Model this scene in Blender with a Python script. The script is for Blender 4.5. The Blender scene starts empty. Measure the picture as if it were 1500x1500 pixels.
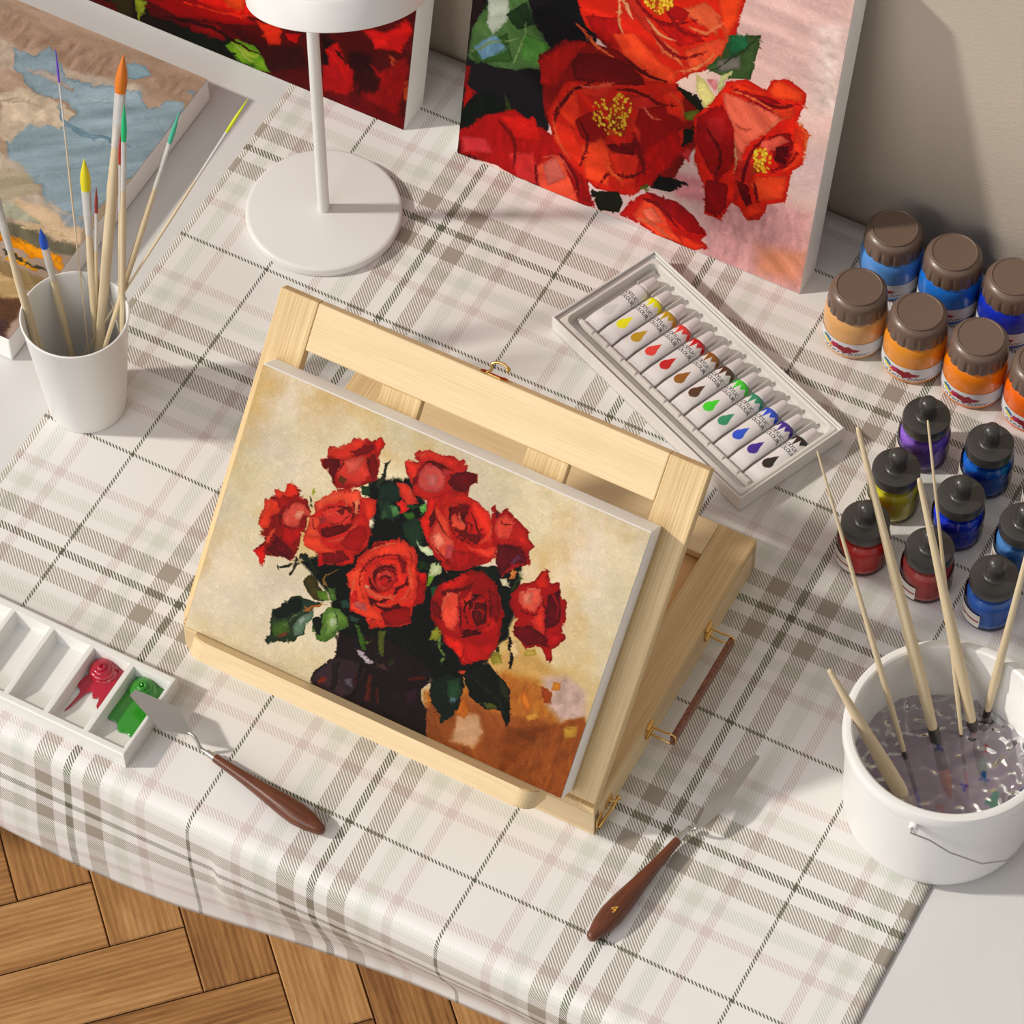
import bpy, bmesh, math, random
import numpy as np
from mathutils import Vector, Matrix

random.seed(7)
PI = math.pi
scene = bpy.context.scene
COL = scene.collection

# ------------------------------------------------------------------ colour helpers
def lin(c):
    c = c / 255.0
    return c / 12.92 if c <= 0.04045 else ((c + 0.055) / 1.055) ** 2.4
def rgb(r, g, b, a=1.0):
    return (lin(r), lin(g), lin(b), a)

# ------------------------------------------------------------------ materials
def newmat(name):
    m = bpy.data.materials.new(name); m.use_nodes = True
    nt = m.node_tree; b = nt.nodes['Principled BSDF']
    return m, nt, b
def link(nt, a, b): nt.links.new(a, b)
def node(nt, t, **kw):
    n = nt.nodes.new(t)
    for k, v in kw.items():
        if k in n.inputs.keys() if hasattr(n.inputs, 'keys') else False:
            n.inputs[k].default_value = v
        else:
            setattr(n, k, v)
    return n
def add_bump(nt, b, height, strength=0.2, dist=0.001):
    bp = nt.nodes.new('ShaderNodeBump'); bp.inputs['Strength'].default_value = strength
    bp.inputs['Distance'].default_value = dist
    link(nt, height, bp.inputs['Height']); link(nt, bp.outputs['Normal'], b.inputs['Normal'])
    return bp
def noise(nt, scale, detail=3, coord=None, rough=0.5, vec=(1, 1, 1)):
    n = nt.nodes.new('ShaderNodeTexNoise'); n.inputs['Scale'].default_value = scale
    n.inputs['Detail'].default_value = detail; n.inputs['Roughness'].default_value = rough
    mp = nt.nodes.new('ShaderNodeMapping'); mp.inputs['Scale'].default_value = vec
    tc = nt.nodes.new('ShaderNodeTexCoord')
    link(nt, tc.outputs[coord or 'Object'], mp.inputs['Vector']); link(nt, mp.outputs['Vector'], n.inputs['Vector'])
    return n
def ramp(nt, fac, stops):
    r = nt.nodes.new('ShaderNodeValToRGB'); e = r.color_ramp.elements
    while len(e) < len(stops): e.new(0.5)
    for i, (p, c) in enumerate(stops):
        e[i].position = p; e[i].color = c
    link(nt, fac, r.inputs['Fac'])
    return r
def math_n(nt, op, a, b=None, c=None):
    m = nt.nodes.new('ShaderNodeMath'); m.operation = op
    for i, v in enumerate((a, b, c)):
        if v is None: continue
        if isinstance(v, (int, float)): m.inputs[i].default_value = v
        else: link(nt, v, m.inputs[i])
    return m.outputs[0]

def plain(name, col, rough=0.5, metal=0.0, coat=0.0, var=0.04, spec=0.5, bump=0.0, bscale=200, sss=0.0, sscale=0.004):
    m, nt, b = newmat(name)
    n = noise(nt, 18, 3)
    k = 1 - var
    r = ramp(nt, n.outputs['Fac'], [(0.3, (col[0]*k, col[1]*k, col[2]*k, 1)), (0.7, col)])
    link(nt, r.outputs['Color'], b.inputs['Base Color'])
    b.inputs['Roughness'].default_value = rough; b.inputs['Metallic'].default_value = metal
    b.inputs['Coat Weight'].default_value = coat; b.inputs['Coat Roughness'].default_value = 0.08
    b.inputs['Specular IOR Level'].default_value = spec
    if sss:
        b.inputs['Subsurface Weight'].default_value = sss; b.inputs['Subsurface Scale'].default_value = sscale; b.inputs['Subsurface Radius'].default_value = (1, 1, 1)
    if bump:
        n2 = noise(nt, bscale, 2); add_bump(nt, b, n2.outputs['Fac'], bump, 0.0005)
    return m

def wood(name, c1, c2, ribbed=False, rough=0.45):
    """grain runs along local X"""
    m, nt, b = newmat(name)
    big = noise(nt, 9, 3, vec=(0.4, 5, 5))
    fine = noise(nt, 60, 4, vec=(0.35, 12, 12), rough=0.65)
    mix = math_n(nt, 'MULTIPLY_ADD', fine.outputs['Fac'], 0.6, math_n(nt, 'MULTIPLY', big.outputs['Fac'], 0.4))
    r = ramp(nt, mix, [(0.32, c1), (0.62, c2)])
    b.inputs['Roughness'].default_value = rough
    if ribbed:
        rib = noise(nt, 60, 2, vec=(0.06, 15, 15), rough=0.5)
        rr = ramp(nt, rib.outputs['Fac'], [(0.40, (0.84, 0.79, 0.72, 1)), (0.56, (1, 1, 1, 1))])
        mx = nt.nodes.new('ShaderNodeMix'); mx.data_type = 'RGBA'; mx.blend_type = 'MULTIPLY'
        mx.inputs['Factor'].default_value = 0.9
        link(nt, r.outputs['Color'], mx.inputs['A']); link(nt, rr.outputs['Color'], mx.inputs['B'])
        link(nt, mx.outputs['Result'], b.inputs['Base Color'])
        add_bump(nt, b, rib.outputs['Fac'], 0.35, 0.0008)
    else:
        link(nt, r.outputs['Color'], b.inputs['Base Color'])
        add_bump(nt, b, mix, 0.15, 0.0004)
    return m

def vcol(name, rough=0.5, weave=0.0, coat=0.0, wscale=1.0, spec=0.5):
    m, nt, b = newmat(name)
    a = nt.nodes.new('ShaderNodeAttribute'); a.attribute_name = 'Col'
    link(nt, a.outputs['Color'], b.inputs['Base Color'])
    b.inputs['Roughness'].default_value = rough; b.inputs['Coat Weight'].default_value = coat
    b.inputs['Specular IOR Level'].default_value = spec
    if weave:
        tc = nt.nodes.new('ShaderNodeTexCoord')
        w1 = nt.nodes.new('ShaderNodeTexWave'); w1.bands_direction = 'X'; w1.inputs['Scale'].default_value = 260*wscale
        w2 = nt.nodes.new('ShaderNodeTexWave'); w2.bands_direction = 'Y'; w2.inputs['Scale'].default_value = 230*wscale
        for w in (w1, w2):
            w.inputs['Distortion'].default_value = 2.5; w.inputs['Detail Scale'].default_value = 2.0
            link(nt, tc.outputs['Object'], w.inputs['Vector'])
        n = noise(nt, 260, 3)
        s = math_n(nt, 'ADD', math_n(nt, 'ADD', w1.outputs['Fac'], w2.outputs['Fac']), math_n(nt, 'MULTIPLY', n.outputs['Fac'], 1.5))
        add_bump(nt, b, s, weave, 0.0006)
    return m

def clear(name, tint=(1, 1, 1, 1), rough=0.03, haze=0.0, hcol=(0.8, 0.8, 0.8, 1)):
    """thin transparent shell: fresnel mix of transparent and glossy, with optional milky haze"""
    m = bpy.data.materials.new(name); m.use_nodes = True; nt = m.node_tree
    nt.nodes.clear()
    out = nt.nodes.new('ShaderNodeOutputMaterial')
    tr = nt.nodes.new('ShaderNodeBsdfTransparent'); tr.inputs['Color'].default_value = tint
    gl = nt.nodes.new('ShaderNodeBsdfGlossy'); gl.inputs['Roughness'].default_value = rough
    fr = nt.nodes.new('ShaderNodeFresnel'); fr.inputs['IOR'].default_value = 1.45
    n = noise(nt, 30, 2)
    base = tr.outputs[0]
    if haze:
        df = nt.nodes.new('ShaderNodeBsdfDiffuse')
        r = ramp(nt, n.outputs['Fac'], [(0.3, hcol), (0.7, tuple(min(1, c*1.05) for c in hcol[:3]) + (1,))])
        link(nt, r.outputs['Color'], df.inputs['Color'])
        mh = nt.nodes.new('ShaderNodeMixShader'); mh.inputs[0].default_value = haze
        link(nt, base, mh.inputs[1]); link(nt, df.outputs[0], mh.inputs[2]); base = mh.outputs[0]
    mx = nt.nodes.new('ShaderNodeMixShader')
    link(nt, fr.outputs[0], mx.inputs[0]); link(nt, base, mx.inputs[1]); link(nt, gl.outputs[0], mx.inputs[2])
    link(nt, mx.outputs[0], out.inputs['Surface'])
    return m

# ------------------------------------------------------------------ mesh helpers
def obj(name, bm, mat=None, parent=None, smooth=False, mw=None):
    me = bpy.data.meshes.new(name)
    bmesh.ops.recalc_face_normals(bm, faces=bm.faces[:])
    bm.to_mesh(me); bm.free()
    return objm(name, me, mat, parent, smooth, mw)
def objm(name, me, mat=None, parent=None, smooth=False, mw=None):
    o = bpy.data.objects.new(name, me); COL.objects.link(o)
    if mat:
        for mm in (mat if isinstance(mat, (list, tuple)) else [mat]): me.materials.append(mm)
    if smooth:
        me.shade_smooth()
        try: me.set_sharp_from_angle(angle=math.radians(smooth if smooth is not True else 40))
        except Exception: pass
    if mw is not None: o.matrix_local = mw
    if parent: o.parent = parent
    return o
def tag(o, label=None, cat=None, group=None, kind=None):
    if label: o['label'] = label
    if cat: o['category'] = cat
    if group: o['group'] = group
    if kind: o['kind'] = kind
    return o
def thing(name, label, cat, loc=(0, 0, 0), rot=None, group=None):
    o = bpy.data.objects.new(name, None); COL.objects.link(o); o.location = loc
    o.empty_display_size = 0.02
    if rot is not None: o.rotation_euler = rot
    return tag(o, label, cat, group)
def box(bm, c, s, bev=0.0, seg=2, M=None):
    r = bmesh.ops.create_cube(bm, size=1.0)
    vs = r['verts']
    for v in vs: v.co = Vector((v.co.x*s[0]+c[0], v.co.y*s[1]+c[1], v.co.z*s[2]+c[2]))
    if bev > 0:
        es = list({e for v in vs for e in v.link_edges})
        rr = bmesh.ops.bevel(bm, geom=es, offset=bev, segments=seg, affect='EDGES', profile=0.5)
        vs = list({v for f in rr['faces'] for v in f.verts} | {v for v in vs if v.is_valid})
    if M is not None:
        for v in vs: v.co = M @ v.co
    return vs
def lathe(bm, prof, seg=48, cen=(0, 0, 0), fr=None, closed=False):
    """prof [(r,z)], fr(ang,i)->radius multiplier"""
    rings = []
    for i, (r, z) in enumerate(prof):
        if r < 1e-6:
            rings.append([bm.verts.new((cen[0], cen[1], cen[2]+z))]); continue
        ring = []
        for k in range(seg):
            a = 2*PI*k/seg; q = r*(fr(a, i) if fr else 1)
            ring.append(bm.verts.new((cen[0]+q*math.cos(a), cen[1]+q*math.sin(a), cen[2]+z)))
        rings.append(ring)
    n = len(rings)
    for i in range(n if closed else n-1):
        A, B = rings[i], rings[(i+1) % n]
        for k in range(seg):
            k2 = (k+1) % seg
            if len(A) == 1 and len(B) == 1: continue
            if len(A) == 1: bm.faces.new((A[0], B[k2], B[k]))
            elif len(B) == 1: bm.faces.new((A[k], A[k2], B[0]))
            else: bm.faces.new((A[k], A[k2], B[k2], B[k]))
    return rings
def tube(bm, pts, rad, seg=10, caps=True):
    pts = [Vector(p) for p in pts]
    rads = rad if isinstance(rad, (list, tuple)) else [rad]*len(pts)
    rings = []; up = None
    for i, p in enumerate(pts):
        d = (pts[min(i+1, len(pts)-1)] - pts[max(i-1, 0)]).normalized()
        if up is None:
            up = Vector((0, 0, 1)) if abs(d.z) < 0.9 else Vector((1, 0, 0))
        a = d.cross(up).normalized(); b = a.cross(d).normalized(); up = b
        rings.append([bm.verts.new(p + (a*math.cos(2*PI*k/seg) + b*math.sin(2*PI*k/seg))*rads[i]) for k in range(seg)])
    for A, B in zip(rings, rings[1:]):
        for k in range(seg): bm.faces.new((A[k], A[(k+1) % seg], B[(k+1) % seg], B[k]))
    if caps:
        bm.faces.new(rings[0][::-1]); bm.faces.new(rings[-1])
def smooth_path(pts, n=6):
    P = [Vector(p) for p in pts]; out = []
    for i in range(len(P)-1):
        p0, p1, p2, p3 = P[max(i-1, 0)], P[i], P[i+1], P[min(i+2, len(P)-1)]
        for k in range(n):
            t = k/n
            out.append(0.5*((2*p1)+(-p0+p2)*t+(2*p0-5*p1+4*p2-p3)*t*t+(-p0+3*p1-3*p2+p3)*t**3))
    out.append(P[-1]); return out
def grid_mesh(name, P, col=None, uv=None, closed_u=False):
    """P (ny,nx,3) array -> mesh with optional per vertex colour"""
    ny, nx = P.shape[:2]
    me = bpy.data.meshes.new(name)
    me.vertices.add(ny*nx); me.vertices.foreach_set('co', P.reshape(-1).astype(np.float32))
    i, j = np.meshgrid(np.arange(ny-1), np.arange(nx if closed_u else nx-1), indexing='ij')
    j2 = (j+1) % nx
    q = np.stack([i*nx+j, i*nx+j2, (i+1)*nx+j2, (i+1)*nx+j], -1).reshape(-1, 4).astype(np.int32)
    nf = len(q)
    me.loops.add(nf*4); me.loops.foreach_set('vertex_index', q.reshape(-1))
    me.polygons.add(nf); me.polygons.foreach_set('loop_start', (np.arange(nf)*4).astype(np.int32))
    me.polygons.foreach_set('loop_total', np.full(nf, 4, np.int32))
    me.update(calc_edges=True)
    if col is not None:
        at = me.color_attributes.new('Col', 'FLOAT_COLOR', 'POINT')
        c = np.ones((ny*nx, 4), np.float32); c[:, :3] = col.reshape(-1, 3)
        at.data.foreach_set('color', c.reshape(-1))
    if uv is not None:
        l = me.uv_layers.new(name='UVMap')
        l.data.foreach_set('uv', uv.reshape(-1, 2)[q.reshape(-1)].astype(np.float32).reshape(-1))
    me.validate()
    return me

# ------------------------------------------------------------------ the painter (oil paint look, computed per vertex)
def s2l(a):
    a = np.clip(a, 0, 1)
    return np.where(a <= 0.04045, a/12.92, ((a+0.055)/1.055)**2.4)
def vnoise(h, w, cy, cx, rng):
    g = rng.random((cy+2, cx+2)); y = np.linspace(0, cy, h, endpoint=False); x = np.linspace(0, cx, w, endpoint=False)
    yi, xi = y.astype(int), x.astype(int); fy, fx = (y-yi)[:, None], (x-xi)[None, :]
    fy = fy*fy*(3-2*fy); fx = fx*fx*(3-2*fx)
    a = g[np.ix_(yi, xi)]; b = g[np.ix_(yi, xi+1)]; c = g[np.ix_(yi+1, xi)]; d = g[np.ix_(yi+1, xi+1)]
    return (a*(1-fx)+b*fx)*(1-fy) + (c*(1-fx)+d*fx)*fy - 0.5
def fbm(h, w, c, rng, asp=1.0, octv=4):
    s = np.zeros((h, w)); amp = 1.0
    for o in range(octv):
        cy = max(2, int(c*2**o)); cx = max(2, int(c*2**o*asp*w/h))
        if cy > h or cx > w*1.2: break
        s += amp*vnoise(h, w, cy, cx, rng); amp *= 0.55
    return s
def paint(data, h, w, bg, seed, warp=4.0, stroke=0.10, dots=(), dabs=9000, dlen=6.0, gain=0.92, tan=0.0):
    """data: polygons in canvas thousandths; returns linear rgb (h,w,3), row 0 at the bottom"""
    rng = np.random.default_rng(seed)
    img = np.zeros((h, w, 3)); img[:] = np.array(bg)/255.0
    yy, xx = np.mgrid[0:h, 0:w].astype(float)
    U = (xx+0.5)/w*1000; V = (yy+0.5)/h*1000; asp = h/w
    wx = fbm(h, w, 22, rng, octv=5)*warp*1.6; wy = fbm(h, w, 22, rng, octv=5)*warp*1.6
    U = U + wx; V = V + wy/asp
    streaks = [fbm(h, w, 26, rng, 0.25, 3), fbm(h, w, 26, rng, 3.0, 3), fbm(h, w, 34, rng, 1.0, 3)]
    # diagonal streak fields
    d1 = np.array([[vv for vv in r] for r in [streaks[0][(np.arange(h)), :]][0]])
    ii = (yy.astype(int) + (xx*0.9).astype(int)) % h; jj = xx.astype(int)
    streaks.append(streaks[0][ii, jj]); ii2 = (yy.astype(int) - (xx*0.7).astype(int)) % h
    streaks.append(streaks[0][ii2, jj])
    b1 = fbm(h, w, 4, rng, octv=5)
    img *= (1 + 0.13*b1)[..., None]
    img[..., 2] *= (1 - 0.10*np.clip(fbm(h, w, 5, rng, octv=3), -.3, .6))
    if tan:
        k = (np.clip(fbm(h, w, 4, rng, octv=5)-0.02, 0, 0.6)*2.2*tan)[..., None]; img = img*(1-k)+np.array([0.80, 0.64, 0.38])*k
    n = 0
    for ln in data.strip().splitlines():
        t = [float(q) for q in ln.split()]; c = np.array(t[:3])/255.0
        soft = t[3]; soft *= 1.0 if soft < 0.5 else (1.9 if soft < 3 else 3.2); p = np.array(t[4:]).reshape(-1, 2)
        m = max(6, soft*2)+warp
        x0 = max(0, int((p[:, 0].min()-m)/1000*w)); x1 = min(w, int((p[:, 0].max()+m)/1000*w)+2)
        y0 = max(0, int((p[:, 1].min()-m/asp)/1000*h)); y1 = min(h, int((p[:, 1].max()+m/asp)/1000*h)+2)
        if x1 <= x0 or y1 <= y0: continue
        u = U[y0:y1, x0:x1]; v = V[y0:y1, x0:x1]*asp
        q = p*[1, asp]
        ins = np.zeros(u.shape, bool); dist = np.full(u.shape, 1e9)
        for k in range(len(q)):
            ax, ay = q[k]; bx, by = q[(k+1) % len(q)]
            if ay != by:
                cr = ((ay > v) != (by > v)) & (u < (bx-ax)*(v-ay)/(by-ay)+ax)
                ins ^= cr
            L = (bx-ax)**2+(by-ay)**2+1e-9
            tt = np.clip(((u-ax)*(bx-ax)+(v-ay)*(by-ay))/L, 0, 1)
            dist = np.minimum(dist, (u-ax-tt*(bx-ax))**2+(v-ay-tt*(by-ay))**2)
        dist = np.sqrt(dist)*np.where(ins, 1, -1)
        s = max(1000/w*0.8, soft)
        a = np.clip(dist/(s)+0.5, 0, 1); a = a*a*(3-2*a)
        st = streaks[n % 5][y0:y1, x0:x1]; n += 1
        cc = c[None, None, :]*(1 + stroke*1.8*st[..., None]) + 0.02*np.clip(st, 0.12, 1)[..., None]
        if t[3] < 3: cc = cc*(0.84+0.18*np.clip(dist/9.0, 0, 1)[..., None])
        img[y0:y1, x0:x1] = img[y0:y1, x0:x1]*(1-a[..., None]) + cc*a[..., None]
    # loose brush dabs that pick up the colour below them and smear it
    af = fbm(h, w, 5, rng, octv=2)*9
    src = img.copy(); px = rng.random((dabs, 5))
    for q in px:
        cx = int(q[0]*(w-1)); cy = int(q[1]*(h-1)); c = src[cy, cx]*(1+0.10*(q[2]-0.5)) + 0.02*(q[4]-0.5)
        L = dlen*(0.5+q[3]); W2 = 1.1+q[2]*1.5; an = af[cy, cx]+q[4]*1.2
        R_ = int(L+3); xa, xb, ya, yb = max(0, cx-R_), min(w, cx+R_+1), max(0, cy-R_), min(h, cy+R_+1)
        dx = xx[ya:yb, xa:xb]-cx; dy = yy[ya:yb, xa:xb]-cy; u = (dx*math.cos(an)+dy*math.sin(an))/L; v = (-dx*math.sin(an)+dy*math.cos(an))/W2
        a = np.clip(1.6*(1-(u*u+v*v)), 0, 0.85)[..., None]
        img[ya:yb, xa:xb] = img[ya:yb, xa:xb]*(1-a)+c*a
    for (ux, vy, ru, rv, cnt, c0, c1) in dots:
        for k in range(cnt):
            r, an = math.sqrt(rng.random()), rng.random()*6.283
            cx = (ux+ru*r*math.cos(an))/1000*w; cy = (vy+rv*r*math.sin(an))/1000*h; m = rng.random()
            c = (np.array(c0)*(1-m)+np.array(c1)*m)/255; rr = 0.9+rng.random()*1.4 if cnt < 200 else 0.15+0.35*m; R_ = 5
            xa, xb, ya, yb = max(0, int(cx)-R_), min(w, int(cx)+R_+1), max(0, int(cy)-R_), min(h, int(cy)+R_+1)
            if xb <= xa or yb <= ya: continue
            a = np.clip(rr+0.5-np.hypot(xx[ya:yb, xa:xb]-cx, (yy[ya:yb, xa:xb]-cy)*0.7), 0, 1)[..., None]
            img[ya:yb, xa:xb] = img[ya:yb, xa:xb]*(1-a)+c*a
    g = rng.random((h, w))-0.5
    lum = img.mean(-1, keepdims=True)
    img = img*(1+0.05*g[..., None]) + 0.02*g[..., None] + 0.10*(streaks[2]*0.25)[..., None]*lum
    img = np.clip(img, 0, 1); lum = img.mean(-1, keepdims=True); img = (lum+(img-lum)*1.06)*gain
    img = np.where(img < 0.5, img-0.05*np.sin(np.clip(img, 0, .5)*2*PI), img)
    return s2l(img)
# ------------------------------------------------------------------ materials used by more than one thing
M_white_plastic = plain('white_plastic', (0.78, 0.775, 0.765, 1), 0.35, var=0.02)
M_white_desk = plain('white_desk_paint', (0.66, 0.655, 0.65, 1), 0.38, var=0.02)
M_canvas_edge = plain('canvas_edge', (0.88, 0.87, 0.85, 1), 0.8, bump=0.25, bscale=900)
M_ceramic = plain('white_ceramic', (0.74, 0.735, 0.71, 1), 0.22, coat=0.4, var=0.02)
M_pine = wood('pale_pine', rgb(212, 184, 138), rgb(230, 205, 162))
M_oak = wood('ribbed_pine', rgb(204, 173, 122), rgb(226, 199, 150), ribbed=True)
M_brass = plain('brass', (0.80, 0.52, 0.18, 1), 0.22, metal=1.0, var=0.1)
M_steel = plain('polished_steel', (0.50, 0.485, 0.47, 1), 0.30, metal=0.85, var=0.05)
M_walnut = wood('dark_walnut', rgb(66, 32, 20), rgb(112, 60, 36), rough=0.32)
M_rawwood = wood('raw_birch', rgb(196, 176, 142), rgb(214, 196, 164), rough=0.55)
M_clear = clear('clear_ferrule', (0.95, 0.95, 0.95, 1), 0.08, haze=0.55, hcol=(0.88, 0.86, 0.83, 1))
M_paint_oil = vcol('oil_paint_on_canvas', 0.5, weave=0.12, spec=0.08)

# ------------------------------------------------------------------ camera
cam_d = bpy.data.cameras.new('camera'); cam = bpy.data.objects.new('camera', cam_d); COL.objects.link(cam)
cam_d.sensor_width = 36.0; cam_d.sensor_fit = 'HORIZONTAL'; cam_d.lens = 36.0*5705.7570/1500.0
cam_d.clip_start = 0.05; cam_d.clip_end = 50
cam.matrix_world = Matrix(((0.88207364, -0.38719157, 0.26838178, 0.60779823), (0.47111154, 0.72502261, -0.50239042, -1.39247252), (-0.00006153, 0.56958310, 0.82193375, 2.61587671), (0.00000000, 0.00000000, 0.00000000, 1.00000000)))
scene.camera = cam

# ------------------------------------------------------------------ light
wd = bpy.data.worlds.new('world'); scene.world = wd; wd.use_nodes = True
bgn = wd.node_tree.nodes['Background']; bgn.inputs['Color'].default_value = (1.0, 0.965, 0.94, 1); bgn.inputs['Strength'].default_value = 0.38
def lamp(name, kind, energy, color, loc=(0, 0, 0), direction=(0, 0, -1), **kw):
    d = bpy.data.lights.new(name, kind); d.energy = energy; d.color = color
    for k, v in kw.items(): setattr(d, k, v)
    o = bpy.data.objects.new(name, d); COL.objects.link(o); o.location = loc
    o.rotation_euler = Vector(direction).to_track_quat('-Z', 'Y').to_euler(); return o
elev = math.radians(36)
SUN = Vector((0.88*math.cos(elev), 0.475*math.cos(elev), -math.sin(elev)))
lamp('sun', 'SUN', 2.65, (1.0, 0.93, 0.83), direction=SUN, angle=math.radians(3.6))
lamp('window_light', 'AREA', 31, (1.0, 0.99, 0.98), loc=(-1.1, -2.4, 1.35), direction=(0.85, 2.4, -1.35), size=1.8)

scene.view_settings.view_transform = 'Standard'
scene.view_settings.look = 'None'
scene.view_settings.exposure = 0.0

# ------------------------------------------------------------------ floor: herringbone parquet
def build_floor():
    W = 0.0752; n = 5; Lp = n*W
    a0, b0 = -0.4023, 0.5138; c45 = math.sqrt(0.5); zt = -0.75
    bm = bmesh.new(); uvl = bm.loops.layers.uv.new('UVMap'); cl = bm.loops.layers.float_color.new('Col')
    R = 26; rnd = random.Random(3)
    def plank(i, j, horiz):
        x0, y0 = i*W, j*W; x1 = x0+(Lp if horiz else W); y1 = y0+(W if horiz else Lp)
        cx, cy = (x0+x1)/2, (y0+y1)/2
        wx = (a0+cx)*c45 - (b0+cy)*c45; wy = (a0+cx)*c45 + (b0+cy)*c45
        if not (-1.9 < wx < 1.5 and -1.5 < wy < 0.9): return
        g = 0.0005; t = rnd.random(); hue = rnd.random()
        pts = [(x0+g, y0+g), (x1-g, y0+g), (x1-g, y1-g), (x0+g, y1-g)]
        ins = 0.0012
        inn = [(x0+g+ins, y0+g+ins), (x1-g-ins, y0+g+ins), (x1-g-ins, y1-g-ins), (x0+g+ins, y1-g-ins)]
        def w3(p, z): 
            a, b = a0+p[0], b0+p[1]; return (a*c45-b*c45, a*c45+b*c45, z)
        lo = [bm.verts.new(w3(p, zt-0.0015)) for p in pts]; hi = [bm.verts.new(w3(p, zt)) for p in inn]
        ou, ov = rnd.random()*20, rnd.random()*20
        def face(vs, ps):
            f = bm.faces.new(vs)
            for l, p in zip(f.loops, ps):
                u, v = (p[0]-x0, p[1]-y0) if horiz else (p[1]-y0, p[0]-x0)
                l[uvl].uv = (u+ou, v+ov); l[cl] = (t, hue, 0, 1)
        face(hi, inn)
        for k in range(4):
            k2 = (k+1) % 4; face([lo[k], lo[k2], hi[k2], hi[k]], [pts[k], pts[k2], inn[k2], inn[k]])
    # horizontal plank whose last cell's top right corner is the frame origin covers i=-n..-1, j=-1
    for i in range(-80, 80):
        for j in range(-80, 80):
            s = (i+j+n+1) % (2*n)
            if s == 0: plank(i, j, True)
            elif s == n: plank(i, j, False)
    # dark joint bed below
    v = [bm.verts.new(p) for p in ((-2.2, -1.9, zt-0.004), (1.9, -1.9, zt-0.004), (1.9, 1.2, zt-0.004), (-2.2, 1.2, zt-0.004))]
    f = bm.faces.new(v)
    for l in f.loops: l[cl] = (0.0, 0, 1, 1); l[uvl].uv = (0, 0)
    m, nt, b = newmat('oak_parquet')
    uv = nt.nodes.new('ShaderNodeUVMap'); at = nt.nodes.new('ShaderNodeAttribute'); at.attribute_name = 'Col'
    sp = nt.nodes.new('ShaderNodeSeparateColor'); link(nt, at.outputs['Color'], sp.inputs[0])
    def un(scale, vec, det=5, rough=0.6, dist=0.0):
        mp = nt.nodes.new('ShaderNodeMapping'); mp.inputs['Scale'].default_value = vec; link(nt, uv.outputs[0], mp.inputs['Vector'])
        t = nt.nodes.new('ShaderNodeTexNoise'); t.inputs['Scale'].default_value = scale; t.inputs['Detail'].default_value = det
        t.inputs['Roughness'].default_value = rough; t.inputs['Distortion'].default_value = dist
        link(nt, mp.outputs[0], t.inputs['Vector']); return t.outputs['Fac']
    big = un(7, (0.8, 7, 1), 3, 0.5, 0.6); fine = un(60, (0.5, 10, 1), 5, 0.7); pore = un(160, (0.25, 9, 1), 3, 0.7)
    mp = nt.nodes.new('ShaderNodeMapping'); mp.inputs['Scale'].default_value = (2.2, 22, 1); link(nt, uv.outputs[0], mp.inputs['Vector'])
    wv = nt.nodes.new('ShaderNodeTexWave'); wv.bands_direction = 'Y'; wv.inputs['Scale'].default_value = 2.2; wv.inputs['Distortion'].default_value = 7
    wv.inputs['Detail'].default_value = 3; wv.inputs['Detail Scale'].default_value = 0.7; link(nt, mp.outputs[0], wv.inputs['Vector'])
    g = math_n(nt, 'ADD', math_n(nt, 'MULTIPLY', big, 0.50), math_n(nt, 'MULTIPLY', fine, 0.35))
    g = math_n(nt, 'ADD', g, math_n(nt, 'MULTIPLY', wv.outputs['Fac'], 0.10))
    g = math_n(nt, 'ADD', g, math_n(nt, 'MULTIPLY', math_n(nt, 'SUBTRACT', sp.outputs[0], 0.5), 0.20))
    r = ramp(nt, g, [(0.28, rgb(124, 84, 48)), (0.48, rgb(168, 122, 74)), (0.68, rgb(198, 154, 102))])
    pr = ramp(nt, pore, [(0.33, (0.62, 0.56, 0.50, 1)), (0.46, (1, 1, 1, 1))])
    mx = nt.nodes.new('ShaderNodeMix'); mx.data_type = 'RGBA'; mx.blend_type = 'MULTIPLY'; mx.inputs['Factor'].default_value = 0.8
    link(nt, r.outputs[0], mx.inputs['A']); link(nt, pr.outputs[0], mx.inputs['B'])
    m2 = nt.nodes.new('ShaderNodeMix'); m2.data_type = 'RGBA'; link(nt, sp.outputs[2], m2.inputs['Factor'])
    link(nt, mx.outputs['Result'], m2.inputs['A']); m2.inputs['B'].default_value = (0.02, 0.012, 0.008, 1)
    link(nt, m2.outputs['Result'], b.inputs['Base Color']); b.inputs['Roughness'].default_value = 0.42
    add_bump(nt, b, g, 0.3, 0.001)
    tag(obj('floor', bm, m), kind='structure')
build_floor()

# ------------------------------------------------------------------ walls
def build_wall():
    m, nt, b = newmat('textured_plaster')
    n = noise(nt, 300, 3, vec=(0.5, 1, 1.6)); n2 = noise(nt, 3, 2)
    r = ramp(nt, n2.outputs['Fac'], [(0.3, rgb(184, 172, 158)), (0.7, rgb(194, 182, 168))])
    link(nt, r.outputs[0], b.inputs['Base Color']); b.inputs['Roughness'].default_value = 0.8
    add_bump(nt, b, n.outputs['Fac'], 0.35, 0.0012)
    bm = bmesh.new(); box(bm, (-0.2, 0.67, 0.35), (4.2, 0.10, 2.2))
    tag(obj('wall_back', bm, m), kind='structure')
build_wall()

# ------------------------------------------------------------------ desk
def build_desk():
    t = thing('desk', 'long white desk against the wall, mostly under the checked cloth', 'desk', (-0.2, 0.22, -0.75))
    bm = bmesh.new(); box(bm, (0, 0.00875, 0.739), (2.0, 0.7745, 0.018), 0.0015)
    obj('desk_top', bm, M_white_desk, t)
    for sx in (-1, 1):
        for sy in (-1, 1):
            bm = bmesh.new(); box(bm, (sx*0.94, 0.005+sy*0.33, 0.365), (0.045, 0.045, 0.73), 0.003)
            obj('leg', bm, M_white_desk, t)
build_desk()

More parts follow.
